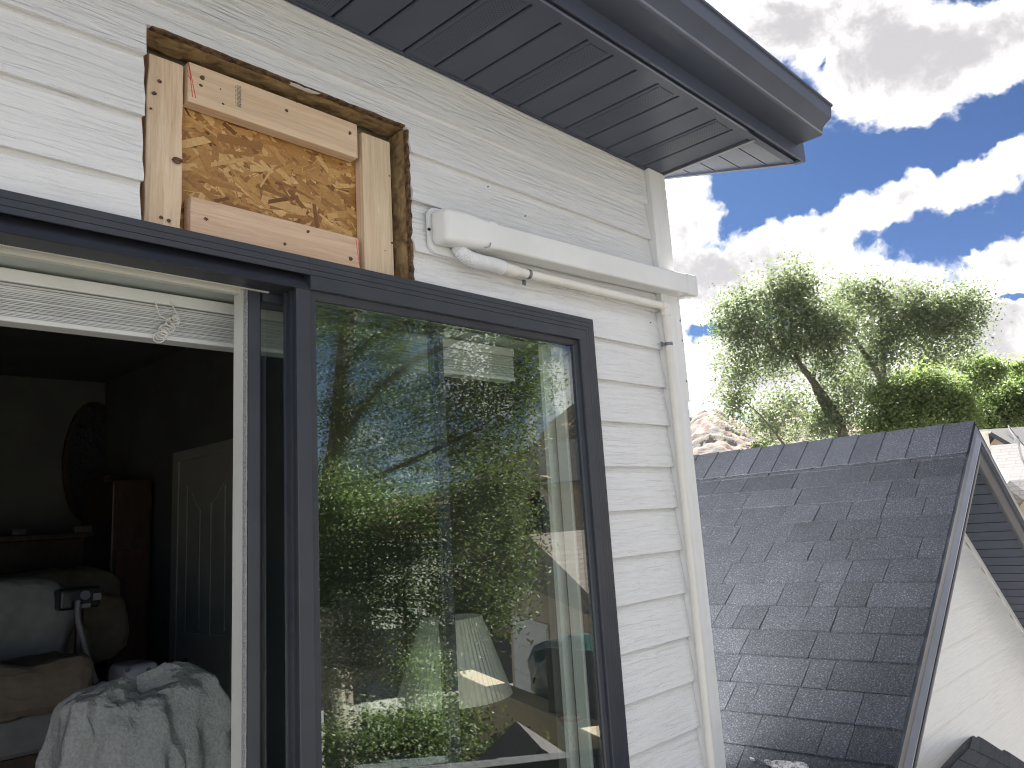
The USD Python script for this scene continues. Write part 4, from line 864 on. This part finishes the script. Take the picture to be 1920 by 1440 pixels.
bck = [(950, 300, 190, 150, 2.5), (1150, 290, 190, 130, 2.6), (1120, 480, 170, 130, 2), (1330, 330, 150, 130, 2), (1520, 350, 190, 130, 3), (1620, 330, 100, 110, 1.2), (1400, 560, 170, 110, 2), (1000, 620, 150, 120, 1.2), (1560, 520, 100, 80, .8), (1250, 400, 130, 130, 1.6), (1420, 380, 110, 100, 1.4), (1080, 200, 60, 50, .6), (1290, 230, 60, 50, .5), (1480, 280, 60, 40, .4), (1620, 240, 50, 40, .4), (960, 210, 60, 60, .5), (1180, 600, 160, 90, 1)]
grow('broad_tree', 'broad dark leaning tree behind the cottonwood, crown reaching right', LF1,
     [[pt(1200, 1150, T2, .5), pt(1140, 780, T2, .36), pt(1085, 640, T2, .28), pt(1010, 530, T2, .22), pt(930, 430, T2, .14), pt(860, 390, T2, .07)], [pt(1140, 780, T2, .26), pt(1125, 560, T2, .18), pt(1115, 400, T2, .11), pt(1120, 250, T2, .05)],
      [pt(1300, 1150, T2+1, .36), pt(1330, 720, T2+1, .26), pt(1390, 500, T2+1, .18), pt(1480, 420, T2+1, .10), pt(1620, 300, T2+1, .05)]],
     [B(*cx1(x, y), T2, a/3, b/3, w) for x, y, a, b, w in bck], .165, 29000, 700, 23, .62)
T3 = 30.
_r = np.random.default_rng(5)
elm = [(x, y0+(1000-y0)*_r.random()**2.2, _r.uniform(40, 90), _r.uniform(35, 80), 1) for x in np.linspace(1070, 1620, 38) for y0 in [655+_r.uniform(-45, 75)+.0024*(x-1310)**2]]
elm += [(1240, 830, 170, 130, 2), (1440, 850, 150, 130, 2), (1160, 900, 150, 90, 2), (1300, 940, 220, 90, 2), (1590, 900, 80, 120, 1)]
grow('leafy_elm', 'dense bright green elm just behind the roof ridge', LF2, [[pt(1350, 1300, T3, .35), pt(1340, 1000, T3, .25), pt(1330, 800, T3, .12), pt(1320, 680, T3, .05)]], [B(*cx1(x, y), T3, a/3, b/3, w) for x, y, a, b, w in elm], .13, 17000, 330, 31, .34, aspect=.6)
T4 = 52.
grow('slim_tree', 'slender tree with a thin crown at the right of the elm', LF2, [[pt(1740, 1150, T4, .3), pt(1750, 850, T4, .2), pt(1760, 700, T4, .1), pt(1770, 600, T4, .04)]],
     [B(*cx1(x, y), T4, a/3, b/3, w) for x, y, a, b, w in [(1740, 640, 90, 65, 2), (1640, 700, 90, 130, 2.4), (1700, 780, 100, 70, 1), (1900, 640, 50, 40, .8)]], .2, 9000, 120, 41, .4)
T5 = 40.
grow('maple_tree', 'light green rounded maple at the right edge above the far roofs', LF3, [[pt(1830, 1200, T5, .3), pt(1830, 950, T5, .2), pt(1840, 800, T5, .08)]],
     [B(*cx1(x, y), T5, a/3, b/3, w) for x, y, a, b, w in [(1790, 880, 140, 110, 3), (1920, 820, 160, 120, 3), (2080, 850, 160, 150, 3), (1700, 960, 90, 60, 1.2)]], .17, 15000, 260, 43, .42, aspect=.6)
grow('far_shrub', 'small green treetop just above the ridge at the left', LF3, [[pt(440, 1250, 34, .1), pt(440, 1090, 34, .05)]], [B(*cx1(440, 1095), 34, 20, 8, 1), B(*cx1(420, 1150), 34, 40, 18, 1)], .12, 1800, 40, 47, .25)

# ------------------------------------------------------------------ neighbouring roofs and dish
FRB = far_roof('far_black_roof', (.045, .047, .055), (.06, .062, .072), 2.2); FRG = far_roof('far_grey_roof', (.30, .285, .28), (.37, .355, .35), 2.6)
TANW = noisy('tan_stucco', (.42, .34, .26), (.48, .39, .30), nscale=2, rough=.9)
def gable_house(name, label, ridge0, ridge1, half, drop, wallm, roofm, over=.3):
    """A house with a ridge from ridge0 to ridge1 (same height), roof falling by drop over half its width."""
    t = thing(name, label, 'house'); r0, r1 = np.array(ridge0, float), np.array(ridge1, float); d = (r1-r0)[:2]; d /= np.linalg.norm(d); n = np.array([d[1], -d[0]])
    for s in (-1, 1):
        e0, e1 = r0.copy(), r1.copy(); e0[:2] += n*half*s; e1[:2] += n*half*s; e0[2] -= drop; e1[2] -= drop
        obj('roof_slope', trimesh.convex.convex_hull(np.array([r0, r1, e0, e1, r0-[0, 0, .15], r1-[0, 0, .15], e0-[0, 0, .15], e1-[0, 0, .15]])), roofm, t)
        obj('eave_gutter', tube([e0-[0, 0, .08], e1-[0, 0, .08]], .07, 8), TRIM, t)
    w = half-over; P = []
    for q, sg in ((r0, 1), (r1, -1)):
        for s in (-1, 1): P += [(q[0]+n[0]*w*s+d[0]*over*sg, q[1]+n[1]*w*s+d[1]*over*sg, z) for z in (gz, q[2]-drop*w/half-.16)]
        P.append((q[0]+d[0]*over*sg, q[1]+d[1]*over*sg, q[2]-.17))
    obj('walls', trimesh.convex.convex_hull(np.array(P)), wallm, t)
    return t
a, b = at(1850, 805, 24), at(2020, 783, 24); b[2] = a[2]
gable_house('far_house', 'house with a black shingle roof carrying the satellite dish', a, b, 3.5, 1.6, TANW, FRB)
a, b = at(1850, 836, 15.5), at(2010, 850, 15.0); b[2] = a[2]
gable_house('far_house', 'house with a weathered pale grey roof below the black one', a, b, 3.6, 1.7, TANW, FRG)
a, b = at(1893, 901, 11.5), at(1990, 905, 11.5); b[2] = a[2]
gable_house('far_house', 'low grey shingled roof with a white gutter edge at the far right', a, b, 2.5, 1.3, TANW, FRG)
vp = thing('roof_vent', 'stubby cream vent cap behind the rake of the dark roof', 'vent')
c = at(1844, 816, 14); obj('cap', tube([c+[-.06, 0, .02], c+[-.06, 0, .05], c+[-.06, 0, .09]], [.13, .14, .10], 16), PIPE, vp, smooth=40); obj('pipe', tube([c+[-.06, 0, .02], c+[-.06, 0, -.6]], .09, 16), PIPE, vp, smooth=40)
sd = thing('satellite_dish', 'grey satellite dish on a bent arm on the black roof', 'satellite dish')
c = at(1907, 815, 14); dn_ = np.array([.12, -.85, .42]); dn_ /= np.linalg.norm(dn_); u_ = np.cross(dn_, [0, 0, 1.]); u_ /= np.linalg.norm(u_); w_ = np.cross(u_, dn_)
V, F = [c-dn_*.05], []
for k, rr in enumerate((.08, .16, .215)):
    for j in range(24): a = j*np.pi/12; V.append(c+(u_*math.cos(a)*.85+w_*math.sin(a))*rr+dn_*(rr*rr*.8-.05))
for j in range(24): F.append([0, 1+j, 1+(j+1) % 24])
for k in range(2):
    for j in range(24): j2 = (j+1) % 24; F += [[1+24*k+j, 25+24*k+j, 25+24*k+j2], [1+24*k+j, 25+24*k+j2, 1+24*k+j2]]
DISH = noisy('dish_grey', (.40, .42, .44), (.46, .48, .50), nscale=5, rough=.5)
V = np.array(V); nV = len(V); F = np.array(F)
obj('reflector', (np.vstack([V, V-dn_*.012]), np.vstack([F, F[:, ::-1]+nV])), DISH, sd, smooth=True)
obj('bracket', rbox(c[0]-.08, c[0]+.03, c[1]-.04, c[1]+.04, c[2]-.14, c[2]-.02, .01, 2), DISH, sd)
obj('mast', tube(catmull([c+[-.02, 0, -.1], c+[-.02, 0, -.3], c+[.05, 0, -.42], c+[.16, 0, -.5], c+[.3, 0, -.8]], 5), .022, 10), DISH, sd, smooth=True)
obj('feed_arm', tube([c+dn_*-.04+w_*-.2, c+dn_*.3+w_*-.1], .012, 8), DISH, sd)

# ------------------------------------------------------------------ what the window mirrors: the garden side of the house
LF4 = leaf_mat('locust_leaf', [(.062, .082, .036), (.09, .113, .05), (.125, .148, .07)], .42)
def RB(px, py, T, rx, ry, w, dep=None):
    c = refl(px, py, T); a, b = rx*T/FPX, ry*T/FPX
    return (c, (a, a if dep is None else dep, b), w)
def rp(px, py, T, r): return (refl(px, py, T), r*.7)
Tt = 11.
grow('locust_tree', 'large feathery locust tree reflected in the fixed window pane', LF4,
     [[(np.array([*refl(632, 900, Tt)[:2], gz]), .22), rp(620, 1000, Tt, .26), rp(632, 820, Tt, .22), rp(645, 640, Tt, .17), rp(660, 450, Tt, .1)],
      [rp(632, 840, Tt, .12), rp(720, 720, Tt-.3, .08), rp(850, 640, Tt-.6, .05), rp(960, 610, Tt-.9, .03)], [rp(640, 700, Tt, .09), rp(720, 620, Tt+.3, .06), rp(900, 560, Tt+.6, .03)], [rp(628, 930, Tt, .1), rp(740, 880, Tt-.3, .06), rp(900, 800, Tt-.6, .03)]],
     [RB(700, 590, Tt, 150, 70, 2), RB(860, 590, Tt, 150, 60, 2), RB(960, 640, Tt, 60, 50, 1), RB(760, 720, Tt, 150, 80, 1.8), RB(900, 740, Tt, 120, 70, 1.6), RB(980, 730, Tt, 40, 50, .6), RB(660, 800, Tt, 80, 80, 1), RB(780, 850, Tt, 150, 60, 1.6), RB(930, 840, Tt, 80, 50, 1), RB(540, 600, Tt, 140, 120, 2), RB(500, 800, Tt, 120, 120, 1.4), RB(700, 430, Tt, 260, 90, 1)],
     .062, 52000, 800, 61, .22, up=-.3, aspect=.34)
Tb = 9.6
grow('tall_hedge', 'dense green hedge trees reflected across the middle of the window', LF4, [[(np.array([*refl(760, 1000, Tb)[:2], gz]), .12), rp(760, 1150, Tb, .10), rp(760, 980, Tb, .05)]],
     [RB(640, 1010, Tb, 60, 110, 2), RB(625, 1120, Tb, 60, 60, 1.2), RB(700, 1000, Tb, 130, 90, 3), RB(850, 1000, Tb, 120, 90, 3), RB(950, 1020, Tb, 50, 90, 1.2), RB(740, 1120, Tb, 160, 80, 3), RB(880, 1120, Tb, 100, 70, 2), RB(640, 1080, Tb, 120, 120, 2), RB(900, 930, Tb, 90, 60, 1.5), RB(650, 940, Tb, 90, 60, 1.5)],
     .060, 46000, 700, 67, .20, cat='hedge', aspect=.4, up=-.2)
LF5 = leaf_mat('blossom', [(.35, .30, .29), (.5, .44, .42), (.12, .14, .08)], .3)
grow('blossom_bush', 'pale blossoming bush reflected low in the left of the window', LF5, [[(np.array([*refl(680, 1230, 9)[:2], gz]), .08), rp(680, 1300, 9, .05), rp(680, 1200, 9, .03)]], [RB(680, 1230, 9, 70, 60, 2), RB(650, 1160, 9, 50, 35, 1), RB(600, 1250, 9, 70, 60, 1)], .05, 6000, 120, 71, .12, cat='bush')
grow('garden_bush', 'dark green bush reflected at the bottom of the window', LF4, [[(np.array([*refl(830, 1390, 8)[:2], gz]), .06), rp(830, 1420, 8, .04), rp(830, 1370, 8, .03)]], [RB(800, 1370, 8, 120, 60, 2), RB(930, 1430, 8, 90, 40, 1.4), RB(700, 1400, 8, 110, 60, 2), RB(800, 1260, 8.6, 60, 40, .8)], .05, 14000, 240, 73, .12, cat='bush')
HILL = mountain_mat('hill_look', (.15, .11, .06), (.24, .17, .10), (.30, .21, .125), (.20, .17, .09))
hp_ = [(700, 960), (850, 930), (960, 872), (1000, 845), (1040, 806), (1090, 765), (1140, 715), (1250, 650), (1500, 600)]
def azr(px, py): d = refl(px, py, 1e4); return math.atan2(d[0], d[1]), d[2]/math.hypot(d[0], d[1])
hh = sorted(azr(*p) for p in hp_)
ridge('hillside', [h[0] for h in hh], [h[1]+.003 for h in hh], 700, 1900, HILL, 8, (260, 70))
# tan church with arched window
chb = thing('tan_building', 'tan building with a tall arched window reflected at the right of the pane', 'building')
Tc = 40.
ca, cb_ = refl(935, 1000, Tc), refl(1140, 1000, Tc-8); ud = cb_-ca; ud[2] = 0; Lc = np.linalg.norm(ud); ud /= Lc; nd = np.array([ud[1], -ud[0], 0])
if nd@(-ca) < 0: nd = -nd
def loc_mesh(m):  # local: x along facade, y outward, z up
    v = np.array(m.vertices); return trimesh.Trimesh(ca*[1, 1, 0]+v[:, :1]*ud+v[:, 1:2]*nd+v[:, 2:]*[0, 0, 1.], m.faces, process=False)
def lm_(m):
    q = loc_mesh(m)
    if q.volume < 0: q.invert()
    return q
def lxz(px, py):
    d = ray(px, py); d = np.array([d[0], -d[1], d[2]]); o = np.array([0, 2*GY, 0]); k = ((ca-o)@nd)/(d@nd); p = o+d*k; return (p-ca)@ud, p[2]
xg, zg = lxz(1010, 893); xe, ze = lxz(1040, 935)
ez = lxz(990, 915)[1]; x0c = -4
facade = Polygon([(-6, gz), (12, gz), (12, ez), (xg+2.6, ez), (xg, zg), (xg-2.6, ez), (-6, ez)])
xa, za = lxz(1003, 920); xb, zb = lxz(1034, 990); 
aw0, _ = lxz(983, 1000); aw1, _ = lxz(1036, 1000); az0 = lxz(1010, 1090)[1]; azt = lxz(1010, 918)[1]; rw = (aw1-aw0)/2
archp = Polygon([(aw0, az0), (aw1, az0)]+[((aw0+aw1)/2+rw*math.cos(t), azt-rw+rw*math.sin(t)) for t in np.linspace(0, np.pi, 20)])
obj('facade', lm_(ext(facade.difference(archp), 'y', -.4, 0)), noisy('tan_brick', (.30, .22, .15), (.38, .28, .19), nscale=3, rough=.9), chb)
obj('arch_trim', lm_(ext(archp.buffer(.35).difference(archp), 'y', .01, .12)), noisy('tan_trim', (.42, .33, .24), (.46, .36, .27)), chb)
obj('arched_window', lm_(ext(archp, 'y', -.38, -.3)), noisy('dark_pane', (.02, .025, .03), (.03, .035, .04), rough=.1), chb)
bars = [bx(aw0, aw1, -.29, -.2, az0+k*.9, az0+k*.9+.1) for k in range(1, 6) if az0+k*.9 < azt-.4] + [bx(aw0+f*2*rw-.05, aw0+f*2*rw+.05, -.29, -.2, az0, azt-.4) for f in (.25, .5, .75)]
obj('window_bars', lm_(cat_(bars)), DARK, chb)
obj('body', lm_(bx(-6, 12, -9, -.41, gz, ez)), TANW, chb)
rf = far_roof('brown_grey_roof', (.16, .13, .12), (.20, .165, .15), 2.0)
obj('roof', lm_(trimesh.convex.convex_hull(np.array([(-6.5, .5, ez), (12.5, .5, ez), (-6.5, -4.5, ez+2.6), (12.5, -4.5, ez+2.6), (-6.5, -9.5, ez), (12.5, -9.5, ez)]))), rf, chb)
# garage with pale door
ga = thing('tan_garage', 'tan garage with a white door and shingle roof reflected low in the pane', 'garage')
Tg = 20.
pa_, pb_ = refl(960, 1200, Tg), refl(1100, 1200, Tg-5); ca = pa_*[1, 1, 0]; ud = pb_-pa_; ud[2] = 0; ud /= np.linalg.norm(ud); nd = np.array([ud[1], -ud[0], 0])
if nd@(-ca) < 0: nd = -nd
w0, z1 = lxz(950, 1115); w1, _ = lxz(1150, 1150); z1 = lxz(1010, 1095)[1]; zlow = lxz(1120, 1140)[1]
obj('walls', lm_(ext([(w0, gz), (w1, gz), (w1, zlow), (lxz(1012, 1090)[0], z1), (w0, z1-.4)], 'y', -4, 0)), noisy('beige_stucco', (.44, .35, .28), (.48, .39, .31), nscale=2, rough=.9), ga)
d0, dz1_ = lxz(960, 1150); d1, dz0_ = lxz(1030, 1240)
obj('garage_door', lm_(bx(d0, d1, .01, .05, gz, dz1_)), noisy('door_white', (.62, .6, .6), (.68, .66, .66), nscale=3), ga)
for k in range(5): obj('door_panel', lm_(bx(d0+.06, d1-.06, .051, .065, gz+.12+k*(dz1_-gz)/5, gz+(k+1)*(dz1_-gz)/5-.06)), noisy(f'door_white_{"abcde"[k]}', (.62, .6, .6), (.68, .66, .66), nscale=3), ga)
xr0 = lxz(1012, 1090)[0]
obj('roof', lm_(ext([(xr0-.2, z1+.05), (w1+.5, zlow-.1), (w1+.5, zlow+.12), (xr0+.6, z1+1.1), (xr0-.2, z1+.3)], 'y', -4.3, .4)), rf, ga)
# garden wall with a white coping and a dark green tarpaulin behind it
gwall = thing('garden_wall', 'tan garden wall with a pale coping reflected below the garage', 'wall')
Tw = 12.
pa_, pb_ = refl(850, 1320, Tw), refl(1110, 1290, Tw-4); ca = pa_*[1, 1, 0]; ud = pb_-pa_; ud[2] = 0; ud /= np.linalg.norm(ud); nd = np.array([ud[1], -ud[0], 0])
if nd@(-ca) < 0: nd = -nd
zc_ = lxz(950, 1302)[1]; xw0, xw1 = lxz(855, 1300)[0], lxz(1150, 1300)[0]
obj('wall_body', lm_(bx(xw0, xw1, -.2, 0, gz, zc_-.06)), noisy('yellow_tan', (.36, .28, .15), (.42, .33, .19), nscale=2), gwall)
obj('coping', lm_(rbox(xw0-.05, xw1+.05, -.25, .05, zc_-.059, zc_, .01, 2)), TANW, gwall)
tarp = trimesh.creation.icosphere(3); v = np.array(tarp.vertices)*[1.3, .7, .55]; v += (np.stack([meshkit.fbm(v*3+k, 3, k) for k in range(3)], 1)-.5)*.4; tarp = trimesh.Trimesh(v+[(xw0+xw1)/2+.1, -.9, zc_+.05], tarp.faces, process=False)
obj('green_tarpaulin', lm_(tarp), noisy('tarp_green', (.012, .035, .03), (.02, .05, .042), nscale=6, rough=.35), smooth=True, label='dark green tarpaulin bulging over the reflected garden wall', cat='tarpaulin')
# basketball hoop
hc_ = refl(1063, 1345, 8.5)
bh = thing('basketball_hoop', 'basketball hoop with white net and red rim reflected low in the window', 'basketball hoop')
rr = 26*8.5/FPX*1.0
ang = np.linspace(0, 2*np.pi, 25)
obj('rim', tube([hc_+[rr*math.cos(a), rr*math.sin(a), 0] for a in ang], .012, 8), noisy('rim_red', (.25, .05, .03), (.3, .07, .04)), bh, smooth=True)
net = []
for s in (-1, 1):
    for k in range(12):
        P = [];
        for u in np.linspace(0, 1, 9): r_ = rr*(1-.5*u**.7); a = 2*np.pi*k/12+s*u*1.4; P.append(hc_+[r_*math.cos(a), r_*math.sin(a), -.34*u])
        net.append(tube(P, .006, 4))
obj('net', cat_(net), noisy('net_white', (.7, .7, .7), (.75, .75, .75)), bh)
obj('backboard', rbox(hc_[0]+rr+.05, hc_[0]+rr+.08, hc_[1]-.5, hc_[1]+.5, hc_[2]-.1, hc_[2]+.65, .01, 2), noisy('board_dark', (.05, .05, .055), (.07, .07, .075)), bh)
obj('pole', tube([hc_+[rr+.13, 0, .3], hc_*[1, 1, 0]+[rr+.13, 0, gz]], .05, 10), DARK, bh)
# low outbuilding roofs at the bottom of the reflection
a_, b_ = refl(960, 1350, 7.2), refl(1010, 1480, 6.2)
gable_house('garden_shed', 'dark shingled shed roof reflected at the bottom of the window', a_, [b_[0], b_[1], a_[2]], 1.3, 1.0, TANW, far_roof('shed_roof', (.06, .05, .055), (.09, .08, .085), 5.0))

print('PEAK', PEAK)
# ------------------------------------------------------------------ haze over the valley
AIR = M('valley_haze', {'v': ('principled_volume', dict(color=(.93, .95, 1.0), density=1.2e-5, anisotropy=.0))}, [], surface=None, volume='v.volume')
obj('haze', bx(-6700, 6700, -6700, 6700, gz-40, PEAK+15), AIR, kind='stuff')
